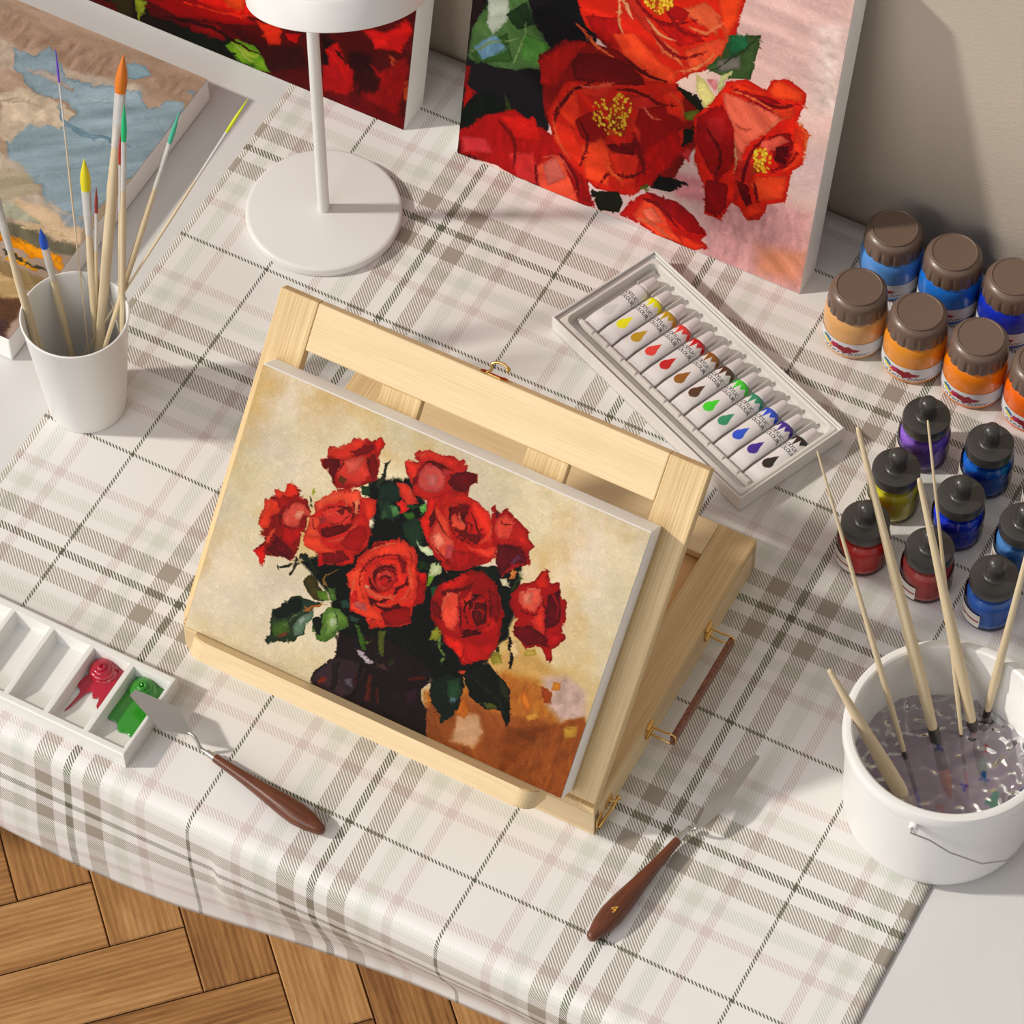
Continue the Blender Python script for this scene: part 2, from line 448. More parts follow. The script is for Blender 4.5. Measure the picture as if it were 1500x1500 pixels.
# ------------------------------------------------------------------ tablecloth
def build_cloth():
    xs = np.linspace(-0.6355, 0.2015, 150)
    # lengthwise profile: flat top, roll over the front edge, free hanging hem
    top = np.linspace(0.613, -0.160, 60)
    nd = 26; drop = np.interp(xs, [-0.65, -0.56, -0.51, -0.45, -0.40, -0.3], [0.095, 0.105, 0.118, 0.136, 0.142, 0.145])
    rows = [(y, None) for y in top]
    P = np.zeros((len(top)+nd, len(xs), 3)); UV = np.zeros((len(top)+nd, len(xs), 2))
    hx = np.array([-0.70, -0.60, -0.50, -0.44, -0.35, -0.28, -0.22, -0.15, -0.05, 0.1, 0.21])
    hy = np.array([-0.190, -0.192, -0.186, -0.180, -0.172, -0.160, -0.151, -0.143, -0.139, -0.150, -0.160])
    hem = np.interp(xs, hx, hy)
    k = np.ones(9)/9; hem = np.convolve(np.pad(hem, 4, mode='edge'), k, mode='valid')
    for i, y in enumerate(top):
        P[i, :, 0] = xs; P[i, :, 1] = y
        P[i, :, 2] = 0.0
        UV[i, :, 0] = xs; UV[i, :, 1] = y
    for s in range(nd):
        t = (s+1)/nd
        for j, x in enumerate(xs):
            r = 0.0125; arc = t*(drop[j]+0.014)
            if arc < r*PI/2:
                a = arc/r; y = -0.160-r*math.sin(a); z = -r*(1-math.cos(a))
            else:
                d = arc-r*PI/2; f = min(1, d/0.125); w = f*f*(3-2*f)
                y = -0.1725+(hem[j]+0.1725)*w*1.0 - 0.006*math.sin(f*PI)*(1 if hem[j] > -0.165 else 0.4)
                z = -r-d*0.985
            P[len(top)+s, j] = (x, y, z); UV[len(top)+s, j] = (x, -0.160-arc)
    m, nt, b = newmat('tartan_cotton')
    uv = nt.nodes.new('ShaderNodeUVMap'); sx = nt.nodes.new('ShaderNodeSeparateXYZ'); link(nt, uv.outputs[0], sx.inputs[0])
    base = (0.76, 0.742, 0.728, 1)
    def stripes(coord):
        # mirrored repeat of 0.22 m: distance to nearest heavy line, 0..0.11
        ph = math_n(nt, 'PINGPONG', coord, 0.11)
        t = math_n(nt, 'DIVIDE', ph, 0.11)
        r = nt.nodes.new('ShaderNodeValToRGB'); r.color_ramp.interpolation = 'LINEAR'
        heavy = rgb(96, 98, 80); dark = rgb(156, 147, 136); green = rgb(203, 206, 198); mauve = rgb(206, 193, 192); thin = rgb(90, 94, 78)
        e = 0.004
        stops = [(0.0, heavy), (0.028, heavy), (0.028+e, base), (0.130, base), (0.130+e, dark), (0.272, dark), (0.272+e, base),
                 (0.345, base), (0.375, green), (0.455, green), (0.475, base), (0.565, base), (0.572, mauve), (0.640, mauve), (0.647, base),
                 (0.984, base), (0.988, thin), (1.0, thin)]
        el = r.color_ramp.elements
        while len(el) < len(stops): el.new(1.0)
        for q, (p, c) in zip(el, stops): q.position = p; q.color = c
        link(nt, t, r.inputs['Fac']); return r.outputs['Color']
    cx = stripes(math_n(nt, 'ADD', sx.outputs[0], 2.2)); cy = stripes(math_n(nt, 'ADD', sx.outputs[1], 2.2))
    ph = math_n(nt, 'FRACT', math_n(nt, 'DIVIDE', math_n(nt, 'ADD', math_n(nt, 'ADD', sx.outputs[0], sx.outputs[1]), 5.0), 0.00315))
    sel = math_n(nt, 'SMOOTH_MIN', math_n(nt, 'GREATER_THAN', ph, 0.5), 1.0, 0.0)
    mx = nt.nodes.new('ShaderNodeMix'); mx.data_type = 'RGBA'
    link(nt, sel, mx.inputs['Factor']); link(nt, cx, mx.inputs['A']); link(nt, cy, mx.inputs['B'])
    link(nt, mx.outputs['Result'], b.inputs['Base Color']); b.inputs['Roughness'].default_value = 0.62
    b.inputs['Specular IOR Level'].default_value = 0.3
    n = noise(nt, 7, 2)
    add_bump(nt, b, n.outputs['Fac'], 0.25, 0.01)
    me = grid_mesh('tablecloth', P[::-1], uv=UV[::-1])
    o = objm('tablecloth', me, m, smooth=True)
    md = o.modifiers.new('thickness', 'SOLIDIFY'); md.thickness = 0.0009; md.offset = -1
    tag(o, 'white tartan tablecloth with grey and olive checks hanging over the desk front', 'tablecloth')
build_cloth()

# ------------------------------------------------------------------ stretched canvases
def canvas(name_label, cat, loc, rx, w, h, th, data, bg, res, seed, warp, stroke=0.10, **kw):
    t = thing('stretched_canvas', name_label, cat, loc, (rx, 0, 0))
    # local frame: x right, y up the picture, z out of the picture; front face at z=th
    bm = bmesh.new(); box(bm, (w/2, h/2, th/2-0.0004), (w, h, th-0.0008), 0.0012)
    obj('canvas_edge', bm, M_canvas_edge, t)
    col = paint(data, res[1], res[0], bg, seed, warp, stroke, **kw)
    X, Y = np.meshgrid(np.linspace(0.0006, w-0.0006, res[0]), np.linspace(0.0006, h-0.0006, res[1]))
    P = np.stack([X, Y, np.full_like(X, th)], -1)
    o = objm('painted_picture', grid_mesh('painted_picture', P, col=col), M_paint_oil, t)
    return t
PAINT_MAIN = '''
205 160 105 9.48 637 97 639 203 736 372 804 443 864 426 914 407 960 314 960 158 781 11
176 112 52 8.22 607 151 725 261 779 338 863 353 913 303 968 278 996 261 1007 138 808 -29 648 -16
190 160 148 7.59 868 377 913 412 969 393 992 310 949 255 895 291
142 86 42 6.95 648 -1 619 96 705 195 779 182 875 226 959 241 1001 134 817 -23
196 150 120 5.06 707 118 749 157 774 106 767 43 707 24
126 72 28 6.32 821 153 943 235 992 232 1032 103 961 1 839 -8
140 84 38 3.79 924 238 989 308 1051 220 1053 -66 910 -86 854 2
205 120 50 1.9 827 297 841 312 863 260 858 235 839 259
214 150 70 1.58 858 220 876 252 887 234 868 206
218 140 60 1.9 893 378 911 390 914 361 896 349
160 80 30 2.53 872 343 900 346 907 299 887 296
190 110 40 2.53 697 164 712 195 729 149 723 113 698 128
150 140 60 1.58 731 363 756 391 773 365 749 344
200 170 90 1.58 808 440 829 459 834 437 811 411
200 150 70 2.53 952 241 981 266 986 228 963 207
225 190 140 1.9 763 441 784 455 800 414 783 382
14 18 14 3.16 329 765 421 835 479 770 532 651 640 643 739 708 759 542 759 465 718 295 712 239 637 176 589 235 488 203 381 195 343 270 315 335 260 378 228 399 344 530 374 626
34 20 22 1.58 364 200 377 156 377 130 357 90 340 49 335 -10 500 -16 656 -21 639 46 625 89 610 116 600 151 614 192 610 236 472 276
62 44 50 1.1 346 54 380 127 439 147 460 134 449 27 426 2 376 1 338 3
44 28 32 0.55 381 109 394 122 405 15 390 10
24 12 14 0.27 445 147 453 148 451 19 441 14 445 60
118 50 28 1.1 357 29 375 50 373 17 355 10
98 38 24 0.55 467 120 478 128 490 35 482 30
80 30 22 0.55 440 112 445 120 448 62 442 63
112 100 110 0.82 415 68 434 85 440 43 422 50
84 34 26 0.82 494 97 502 103 512 41 504 36
195 180 190 0.27 420 185 446 184 474 171 465 159 434 167
90 60 60 0.55 470 177 498 178 516 167 485 165
90 26 20 0.95 561 167 596 201 605 194 568 164
60 30 44 2.53 569 115 593 152 599 93 574 76
45 60 40 0.27 205 71 212 98 202 147 202 192 218 221 230 269 253 280 277 286 307 292 295 262 296 226 287 193 291 159 277 137 270 113 235 95 217 62
20 32 26 0.55 204 184 227 254 260 275 268 253 254 217 240 190 213 172
72 98 42 1.1 206 149 239 180 255 136 227 104 210 115
104 124 106 1.1 264 214 296 256 296 226 287 193 287 157 266 129 256 163
48 72 58 0.82 262 268 304 291 291 264 268 240
120 70 40 1.1 227 117 249 136 251 124 233 107
150 165 150 0.55 264 196 272 220 281 207 274 180
70 62 26 0.27 251 333 258 360 272 379 289 344 312 327 322 307 294 293 267 303
98 125 50 0.82 282 321 309 339 323 303 299 301
88 120 58 0.27 313 351 328 356 336 334 344 321 325 309
90 118 52 0.27 295 216 311 245 328 283 356 297 376 279 390 256 372 222 365 199 342 161 322 162 304 186
22 30 22 0.82 295 216 315 253 323 208 329 175 313 178
120 145 85 1.1 323 262 352 286 365 254 361 215 341 192
176 190 150 0.41 338 242 352 258 361 239 347 223
50 80 65 0.55 351 321 367 345 377 316 361 301
50 76 66 0.55 382 292 406 298 409 282 390 270
185 120 60 0.27 268 240 287 268 314 290 325 293 289 258 272 235
36 46 32 0.27 225 429 242 431 278 389 269 379 245 406 226 417
40 46 36 0.19 176 343 192 357 215 381 202 355 183 340
50 50 36 0.19 215 381 217 417 228 404 219 357 213 326 209 338
150 120 60 0.19 299 355 293 369 297 395 317 419 327 437 318 415 301 392 299 373 313 351
72 104 36 0.27 401 272 413 271 439 225 446 193 434 190 421 227
96 125 45 0.27 438 224 453 239 446 216
100 108 40 0.27 461 289 479 301 481 253 489 205 479 206 469 245
46 52 26 0.82 503 199 517 218 522 198 510 181
26 50 40 0.27 358 761 381 797 406 796 414 761 398 733 364 720
35 60 42 0.27 363 719 396 731 415 726 428 690 413 667 382 661
96 140 92 0.55 397 719 412 728 424 701 413 681
60 95 60 0.55 378 685 391 697 399 672 386 663
36 70 36 0.27 314 742 339 749 346 718 322 716
48 56 40 0.19 352 761 359 806 356 843 368 870 362 843 367 798 359 759
28 44 36 0.27 333 743 327 803 333 811 347 763
190 190 70 0.27 203 654 207 661 211 641 206 638
30 66 46 0.19 201 635 211 623 220 602 212 602
36 62 42 0.3 436 674 467 713 488 688 500 633 477 609 454 638
70 110 40 0.3 431 709 453 732 462 714 449 692
112 165 92 0.3 461 762 472 778 481 760 474 727
40 70 40 0.3 428 755 452 751 470 772 455 738 435 740
205 215 172 0.3 479 649 492 629 513 642 531 615 518 604 496 614
196 206 156 0.3 535 592 554 597 558 571 542 526 533 533
120 155 55 0.3 533 535 548 550 546 512 537 506
44 98 66 0.3 550 512 571 521 574 494 560 478
36 60 30 0.3 502 570 522 583 530 557 510 547
22 36 24 0.3 640 647 682 679 696 640 682 605 658 626
150 120 80 0.21 564 589 580 575 609 580 590 575 570 578
225 215 180 0.3 697 641 714 652 730 625 711 622
205 130 70 0.89 719 675 733 684 732 659 718 650
54 76 34 0.3 748 682 733 650 730 603 740 640
22 36 28 0.32 614 192 651 245 684 254 697 211 702 151 697 111 673 64 665 100 636 118 621 160
42 74 48 0.95 652 223 678 250 694 209 687 162 667 170
96 120 125 0.95 675 170 689 179 688 158 678 154
20 22 16 0.32 686 271 735 343 769 311 803 287 816 233 827 172 823 151 808 176 799 201 761 183 717 203 697 237
86 92 36 0.63 751 200 778 215 791 204 767 187
48 54 28 0.95 768 305 800 285 810 245 783 258
195 75 45 0.32 678 275 694 283 693 270 682 263
200 150 90 0.32 689 263 695 257 701 219 697 227
112 135 75 0.25 597 360 607 360 615 323 633 301 627 266 625 298 606 327
140 140 55 0.32 585 366 591 385 610 372 601 342 580 329
28 24 20 0.32 755 467 763 464 774 423 790 397 793 355 787 356 781 402 763 431
15 22 16 0.32 702 617 731 618 753 538 751 462 736 452 725 545
50 54 34 0.32 738 425 751 413 756 391 747 384
128 20 16 0.27 110 364 126 415 114 427 119 448 99 453 100 481 106 512 100 553 124 576 116 602 132 594 149 602 144 635 154 654 172 643 180 617 201 612 220 584 215 545 222 514 213 481 219 440 204 380 181 384 160 377 143 373 148 336 137 319 128 350
208 66 40 0.27 100 549 147 583 146 546 133 511 129 463 113 449 100 454 106 512
218 56 32 0.27 144 635 154 654 172 641 174 618 153 586 144 590
205 66 40 0.27 117 600 147 600 148 579 126 565
150 24 20 0.82 122 567 159 600 181 618 202 608 168 587 147 538
206 88 74 1.1 154 551 174 589 199 593 217 578 202 546 194 514 165 500 154 520
225 140 120 1.1 183 561 203 573 202 550 189 538
176 26 22 1.37 165 486 194 510 218 511 209 470 195 434 172 455
222 34 22 0.27 111 364 127 399 145 365 145 329 136 324 128 350
216 84 56 0.27 128 395 145 440 149 476 139 452 127 413
98 10 18 1.37 138 388 155 444 178 441 204 422 199 387 156 381
178 36 28 0.27 221 486 225 516 219 557 228 589 218 621 246 650 260 685 285 714 314 729 322 707 363 715 366 668 359 632 371 609 376 541 355 505 350 471 314 436 284 428 271 415 263 446 236 451 224 466
226 88 62 0.55 221 621 261 682 313 726 323 694 309 659 278 661 249 621 230 591
196 60 50 1.1 241 598 269 642 304 655 322 631 312 589 279 568 251 568
122 20 22 0.55 273 623 295 654 307 657 314 635 301 640 287 620
120 18 20 0.55 305 678 325 673 331 646 319 612 318 647
232 120 95 0.27 288 672 300 658 296 650
104 12 16 0.55 250 536 285 572 323 605 316 570 287 533 264 509
228 78 52 0.27 221 486 256 500 278 487 305 484 289 466 253 444 227 459
218 80 58 0.27 266 497 309 545 326 598 336 636 329 569 312 531 281 502
222 64 40 0.27 324 704 362 711 364 663 356 630 340 661
226 88 62 0.55 219 557 245 582 242 536 262 504 227 490
165 60 60 0.82 240 575 257 585 255 562 244 555
156 22 22 1.37 321 577 349 618 367 580 358 521 327 505 306 518
118 14 20 1.1 273 452 313 496 341 487 313 442 278 431
190 26 22 0.55 264 442 277 446 282 423 272 416
244 140 108 0.16 311 685 321 693 326 639 325 629
152 26 20 0.27 197 764 218 792 215 822 233 837 254 868 265 889 290 890 295 907 307 896 325 928 342 905 335 866 348 816 352 775 316 743 296 721 264 695 249 701 237 733 226 740 210 743
208 62 42 0.55 214 812 254 868 269 888 298 904 294 871 269 817 242 798 216 787
124 18 18 0.55 270 838 292 878 320 891 310 854 284 832
210 42 32 0.27 314 892 325 925 341 904 332 868
198 66 52 1.1 248 798 303 845 315 804 328 786 309 743 266 714 249 741
210 96 82 1.37 259 805 302 836 300 786 275 761
94 12 18 0.55 205 766 242 798 254 788 246 752 252 702 226 740 209 749
122 15 16 0.82 307 839 326 864 348 808 344 770 326 794
110 60 30 0.82 259 747 279 742 278 715 262 718
204 64 46 0.3 394 802 415 815 437 803 457 766 443 745 421 755 406 779
206 44 36 0.3 405 740 421 755 445 737 432 707
232 120 90 0.24 423 808 438 794 440 776
168 36 30 0.3 398 882 408 898 432 900 415 922 424 937 440 938 448 957 479 957 505 971 519 959 531 975 544 956 543 936 570 946 577 915 563 888 565 856 535 823 486 792 471 787 444 788 433 820 415 842
208 56 42 0.59 417 923 450 955 479 955 518 958 519 926 484 932 457 924 437 908
218 62 42 0.3 401 883 408 896 433 895 435 859 431 814 417 848
198 88 82 1.48 445 903 481 916 505 898 506 851 480 821 451 817 440 852
205 115 110 1.48 457 877 481 888 488 855 468 842
108 14 15 0.3 458 919 492 930 489 914 462 910
120 20 22 0.3 432 843 441 862 442 820 437 813
175 60 58 0.89 482 912 504 931 510 906 496 897
98 12 20 1.18 515 914 543 936 569 943 574 913 560 886 559 862 527 860 510 878
190 40 34 0.3 531 971 543 957 541 944 532 953
150 24 24 0.3 625 852 632 872 645 845 657 879 675 869 695 853 724 839 735 808 754 787 745 762 759 734 743 713 726 688 702 647 684 671 668 727 645 770
208 78 62 0.89 646 827 662 856 687 844 701 810 692 780 666 764 647 790
190 42 32 0.59 684 832 722 833 732 806 750 784 737 767 709 777 691 770
94 14 26 1.18 667 746 705 765 733 759 751 733 715 691 700 652 680 688
116 56 84 0.59 710 702 727 746 734 737 721 697
90 20 30 0.59 636 854 648 847 650 820 640 823
178 30 24 0.3 474 708 482 751 473 793 496 821 518 855 547 858 574 856 602 846 625 832 641 795 664 739 672 708 664 687 645 653 615 614 571 586 552 600 528 618 511 650 493 672
218 46 30 0.3 475 708 483 761 481 798 498 818 505 756 502 706 507 652 494 673
98 14 16 0.59 494 740 504 774 511 741 505 699
214 88 70 0.89 507 681 515 734 537 710 565 690 576 658 558 616 529 626 511 655
232 130 110 1.48 515 677 528 704 546 668 533 640
228 84 58 0.3 502 787 540 740 563 696 537 710 513 742
190 42 30 0.59 502 811 547 858 576 853 555 821 531 811 512 779
205 60 45 0.3 520 785 529 800 546 744 531 753
112 14 15 0.89 532 792 554 825 579 832 577 783 599 740 628 759 624 718 592 716 561 735 539 759
218 86 66 0.3 550 785 566 771 581 767 585 745 554 740 545 763
190 36 32 0.59 570 798 586 798 602 761 592 745
80 8 12 0.3 561 796 579 803 572 775
218 58 38 0.59 578 850 625 832 644 788 652 741 628 725 629 769 611 776 591 806
120 16 16 0.3 602 775 613 768 623 784 617 751
228 74 52 0.3 592 699 622 698 651 716 664 735 671 703 644 686 612 685
158 24 22 1.48 573 666 607 678 647 676 625 628 585 598 559 610
176 72 76 1.48 553 668 571 675 575 629 556 626
204 50 34 0.27 341 423 358 461 361 503 386 546 389 575 412 598 452 625 484 609 496 581 508 540 527 543 539 493 541 445 521 410 528 351 503 324 467 306 436 274 420 307 378 312 365 371 351 407
140 18 18 0.82 386 546 395 578 413 594 420 577 401 547 371 501
230 78 50 0.27 343 424 368 472 383 473 391 424 407 380 427 357 456 340 466 310 437 283 420 307 377 316 366 372
190 98 92 1.37 381 354 412 356 419 325 387 327
196 40 34 1.1 365 371 381 382 394 354 376 333
224 72 48 0.27 361 476 385 537 423 588 453 622 485 605 496 568 466 562 431 553 402 530 383 490
190 44 34 0.82 380 475 396 517 432 549 462 555 481 522 457 547 426 532 400 497 392 461
224 70 44 0.27 473 562 500 557 513 503 515 441 493 400 481 383 497 438 501 490
240 100 70 0.55 481 536 497 533 507 476 499 467
132 15 16 0.27 451 561 473 544 479 517 473 509 460 535
106 12 13 0.27 483 515 495 482 480 445 471 413 469 438 484 480
172 34 30 0.55 408 444 407 479 425 509 452 513 468 483 462 443 442 417 423 418
104 12 14 0.27 405 469 418 512 449 528 464 507 452 513 427 503 415 471 414 448
98 10 13 0.27 399 451 412 428 433 415 413 407 401 430
216 84 70 0.19 418 473 432 493 450 494 462 470 448 481 431 481 423 463
120 14 16 0.19 425 468 437 485 448 474 437 471
210 80 66 0.19 422 453 434 439 452 445 440 429 425 432
234 104 74 0.27 396 411 420 406 450 410 481 438 471 413 430 386 403 396
240 160 130 0.19 397 412 409 415 411 405 400 403
88 9 12 0.27 407 387 431 382 468 411 455 388 423 362
228 78 52 0.27 423 363 464 390 485 413 482 391 454 365 428 353
140 18 18 0.55 449 358 485 393 517 407 527 355 494 324 468 316
90 10 14 0.55 443 358 475 380 488 406 497 394 463 353
150 16 18 0.82 508 526 527 534 538 492 539 444 522 419 516 478
212 30 20 0.27 509 536 527 541 528 513 516 513
224 60 36 0.27 431 310 460 324 468 312 437 278
146 18 18 0.32 559 489 570 543 601 562 624 619 659 636 699 615 720 567 740 519 736 465 745 409 730 352 704 323 678 296 662 323 618 346 600 376 571 408 562 454
194 36 26 0.63 571 538 614 601 631 597 612 548 575 506
110 12 16 0.63 571 507 612 546 646 586 639 551 614 537 581 493
220 84 64 0.32 582 488 618 537 630 457 644 402 617 395 593 423
206 52 36 0.32 626 501 645 565 646 519 644 482 632 505
225 90 60 0.22 643 502 651 538 651 497
82 9 13 0.95 643 517 661 547 691 533 700 477 680 449 663 469
80 8 10 0.63 651 404 697 450 694 417 662 384
218 46 30 0.32 613 368 651 373 668 358 674 331 693 310 665 325 629 343
176 26 22 0.95 666 367 741 427 744 398 727 350 692 314 671 329
188 32 26 0.32 699 487 706 507 729 481 708 434 683 434 700 452
124 12 16 0.95 679 592 709 586 730 523 724 488 692 534
170 24 24 0.32 660 538 682 548 678 535 662 529
190 36 30 0.32 632 458 654 390 651 378 636 420
118 12 16 0.95 563 465 584 464 594 418 573 420
150 18 20 0.32 732 601 745 645 779 677 784 717 800 735 813 694 836 710 846 675 866 658 876 588 872 564 889 535 869 481 878 443 862 435 840 471 803 448 771 467 765 525 738 564
214 92 76 0.95 747 621 799 665 811 627 803 571 772 571 754 589
228 130 110 1.26 761 620 787 642 786 600 770 595
208 48 32 0.32 783 677 790 720 800 727 806 672 792 666
212 62 46 0.32 814 618 829 567 842 511 803 540 810 586
94 8 22 0.95 820 653 839 691 854 655 864 580 841 544 826 595
160 16 22 0.63 847 671 864 656 874 591 866 571
104 10 20 0.95 766 505 805 531 844 515 861 485 835 478 801 456 774 469
176 24 26 0.63 845 526 883 541 868 485 853 490
222 80 56 0.33 423 423 418 428 412 435 407 444 406 454 406 466 409 478 413 490 419 502 425 510 433 516 442 519 450 519 457 514 463 506 467 500 468 501 464 508 458 517 451 523 442 523 433 521 424 515 416 505 410 493 405 480 403 467 402 453 404 441 410 432 417 425 422 421
92 10 14 0.33 427 434 423 439 418 446 416 453 416 462 417 472 420 481 424 488 429 494 434 498 440 500 446 500 451 498 456 492 459 484 461 478 462 479 460 485 457 494 453 501 447 504 440 505 433 503 427 498 421 492 417 483 414 473 413 462 413 452 417 443 422 437 426 432
110 14 16 0.33 433 449 432 455 431 464 431 471 435 475 440 478 443 478 446 476 448 472 449 467 447 461 444 453 442 448 442 447 445 452 449 459 451 467 451 473 448 479 444 483 439 482 433 478 429 472 429 464 430 455 432 448
120 16 16 0.33 404 370 398 379 390 392 384 406 381 421 380 436 381 452 383 467 387 483 392 498 397 511 404 522 411 533 421 543 432 552 442 558 453 559 465 558 473 557 473 558 465 560 454 563 442 562 430 556 419 547 409 537 401 526 394 514 388 501 383 485 379 469 377 452 376 435 378 419 381 404 388 389 396 376 402 368
240 110 78 0.33 377 351 375 367 371 389 369 409 369 426 371 444 372 456 371 456 368 444 365 426 364 407 366 386 371 365 375 350
90 10 12 0.33 423 362 431 360 442 357 455 358 467 366 479 377 486 386 486 388 477 381 465 372 454 365 443 364 431 364 423 365
240 130 95 0.33 386 534 392 544 400 558 409 572 420 584 433 595 442 603 441 605 432 598 419 587 407 575 398 561 390 546 385 535
150 24 22 0.33 473 597 476 589 481 577 485 565 488 552 490 539 491 529 492 530 492 540 491 554 489 568 484 580 479 591 474 599
236 96 64 0.33 494 473 494 463 493 450 492 437 489 426 484 415 482 407 482 406 486 413 492 424 496 436 497 450 497 464 496 473
84 9 12 0.35 538 806 537 796 535 781 536 766 540 753 546 740 554 729 562 720 572 713 583 708 596 707 610 708 619 709 619 711 610 711 596 711 584 713 574 718 565 725 557 734 550 744 543 756 539 768 538 782 539 796 540 806
236 120 92 0.35 556 793 559 787 563 778 568 771 573 765 579 760 583 758 583 759 580 763 575 769 570 775 566 782 561 789 557 794
92 10 14 0.35 584 806 589 799 596 788 602 779 607 771 611 764 615 759 615 760 613 766 609 774 605 783 598 792 591 801 585 807
100 12 14 0.35 575 781 580 776 587 770 593 764 596 756 598 747 599 740 600 740 599 748 598 757 595 767 589 774 581 779 576 783
238 100 70 0.35 623 723 630 730 638 740 644 753 645 768 643 784 640 795 639 794 640 783 641 767 640 754 635 744 628 733 622 725
120 18 18 0.35 517 649 524 641 534 631 545 622 558 618 572 615 581 614 582 615 572 618 559 622 547 628 536 635 525 644 518 651
110 14 16 0.35 502 792 502 780 504 763 507 747 514 735 523 724 531 714 541 706 550 698 557 694 557 695 551 701 542 709 533 718 525 728 517 739 510 750 506 765 504 781 503 793
200 60 44 0.35 536 794 539 804 543 817 548 828 555 835 563 840 570 844 570 845 563 843 554 839 545 832 540 819 536 805 534 794
78 8 12 0.38 658 440 654 449 648 463 644 477 643 492 645 508 648 523 653 534 660 544 667 551 676 551 686 547 693 544 694 546 687 550 677 556 667 556 657 550 649 539 643 525 640 509 639 491 640 474 645 459 651 447 656 438
192 42 34 0.38 667 461 664 469 660 480 658 491 659 502 661 514 664 523 669 528 677 530 682 532 682 533 677 533 669 532 662 527 657 516 655 502 655 489 657 477 662 467 666 460
176 34 30 0.38 675 471 674 480 673 491 673 500 676 503 680 506 683 506 685 501 687 492 689 485 690 486 689 493 688 503 685 510 680 511 674 507 670 501 670 490 672 479 674 471
236 118 92 0.38 597 420 595 433 592 451 590 467 590 480 590 490 592 500 597 509 605 517 610 523 610 525 604 520 595 512 589 502 586 491 585 479 586 465 589 449 593 432 596 419
84 9 12 0.38 615 530 618 520 623 506 628 492 630 477 633 461 636 446 641 431 647 418 651 409 652 410 649 420 644 434 639 448 637 463 634 479 631 494 626 509 620 522 616 531
196 40 34 0.38 668 357 675 354 686 350 698 349 709 354 720 361 730 370 736 382 741 394 743 402 743 403 739 395 734 384 728 374 719 366 708 359 698 355 687 355 676 357 668 359
98 10 14 0.38 695 535 698 524 703 508 707 493 706 479 704 464 703 454 704 454 707 464 710 478 710 494 707 510 701 526 696 537
110 16 18 0.33 245 582 248 591 252 603 257 615 265 626 273 636 281 643 290 645 300 644 306 643 306 644 300 647 291 649 281 648 271 640 262 629 255 618 250 605 246 592 244 583
120 18 18 0.33 258 524 251 526 242 528 235 533 232 542 229 554 228 562 227 562 227 553 229 540 233 529 241 524 251 522 257 522
112 14 16 0.33 268 561 275 567 285 578 294 589 301 601 307 615 311 628 312 640 311 651 310 659 309 659 309 651 310 640 308 629 304 617 298 604 292 592 284 581 274 570 268 562
236 110 84 0.33 258 594 264 601 271 610 278 616 285 618 294 617 300 617 300 618 294 620 286 622 277 621 269 614 262 603 257 596
236 120 92 0.33 226 614 232 622 241 634 250 646 259 658 268 671 274 680 273 681 267 673 257 662 248 649 239 637 231 624 225 615
236 140 116 0.38 754 619 761 627 770 638 779 647 787 653 795 657 800 660 800 661 795 660 787 657 778 651 769 641 760 630 753 621
80 8 16 0.38 812 627 816 614 823 596 829 577 834 555 839 531 843 515 844 515 841 532 837 557 832 579 826 599 819 617 814 629
120 16 18 0.38 764 559 773 557 787 556 799 559 808 568 814 581 818 590 818 591 813 583 806 572 798 564 787 562 774 561 764 561
176 26 28 0.38 826 667 832 658 840 647 846 634 850 615 852 594 853 578 854 578 854 594 853 617 850 637 842 651 834 662 827 668
100 12 18 0.33 149 558 148 548 146 534 146 520 149 507 152 496 157 489 163 491 170 499 174 505 173 506 169 501 163 495 158 493 155 499 152 510 150 521 149 534 150 548 150 558
226 100 70 0.33 121 558 118 550 114 539 111 525 109 507 108 487 107 473 108 473 110 487 112 507 114 525 117 538 120 549 122 557
90 10 16 0.33 141 417 147 410 155 400 165 394 176 393 188 396 196 398 196 399 188 399 176 398 166 399 157 405 148 413 142 418
96 10 18 0.33 237 790 243 794 251 799 256 800 257 797 257 790 256 782 254 772 250 762 248 754 249 753 252 761 256 771 259 781 260 791 260 799 257 805 250 803 242 797 237 792
100 12 16 0.33 307 839 309 829 313 816 317 805 322 797 327 791 330 787 331 788 328 793 324 800 320 808 316 819 311 831 308 840
226 96 70 0.33 221 811 228 820 238 834 247 848 256 859 265 870 271 878 271 879 264 872 254 862 245 851 235 838 226 823 220 812
96 12 16 0.35 438 861 439 870 439 883 441 894 445 903 451 912 458 918 468 922 480 924 492 925 503 924 513 922 520 921 520 922 513 925 503 927 492 929 481 929 468 927 457 923 449 916 443 906 439 896 437 883 437 870 437 860
220 96 70 0.35 425 918 431 925 440 935 449 943 460 946 472 947 481 948 481 949 472 950 460 950 448 947 438 939 430 928 425 919
110 18 22 0.35 649 824 654 819 661 813 668 811 675 815 680 823 684 826 691 822 699 813 705 808 705 808 700 815 692 824 685 830 678 826 673 819 668 815 662 817 655 822 650 825
90 12 20 0.35 683 746 690 747 699 750 707 750 717 745 727 737 735 732 736 733 729 740 719 750 708 756 698 755 689 751 683 747
216 84 64 0.35 654 845 659 845 666 845 673 843 681 837 689 830 695 824 695 825 690 832 682 841 675 847 667 849 659 848 654 847
130 150 90 0.33 328 279 328 266 328 248 329 230 330 211 332 192 334 179 335 179 334 193 332 212 331 231 330 249 329 267 329 279
60 90 50 0.33 346 286 349 276 355 263 359 249 360 234 360 217 360 205 361 205 361 217 362 234 361 251 357 265 351 278 346 287
110 130 90 0.33 287 266 279 253 269 235 259 217 253 203 248 189 243 174 238 155 233 134 230 119 230 119 234 134 239 154 245 174 250 188 255 202 261 216 270 234 280 252 288 266
150 160 100 0.33 315 339 313 333 310 324 307 316 304 310 301 305 299 301 299 300 302 304 305 309 309 315 312 323 314 332 316 339
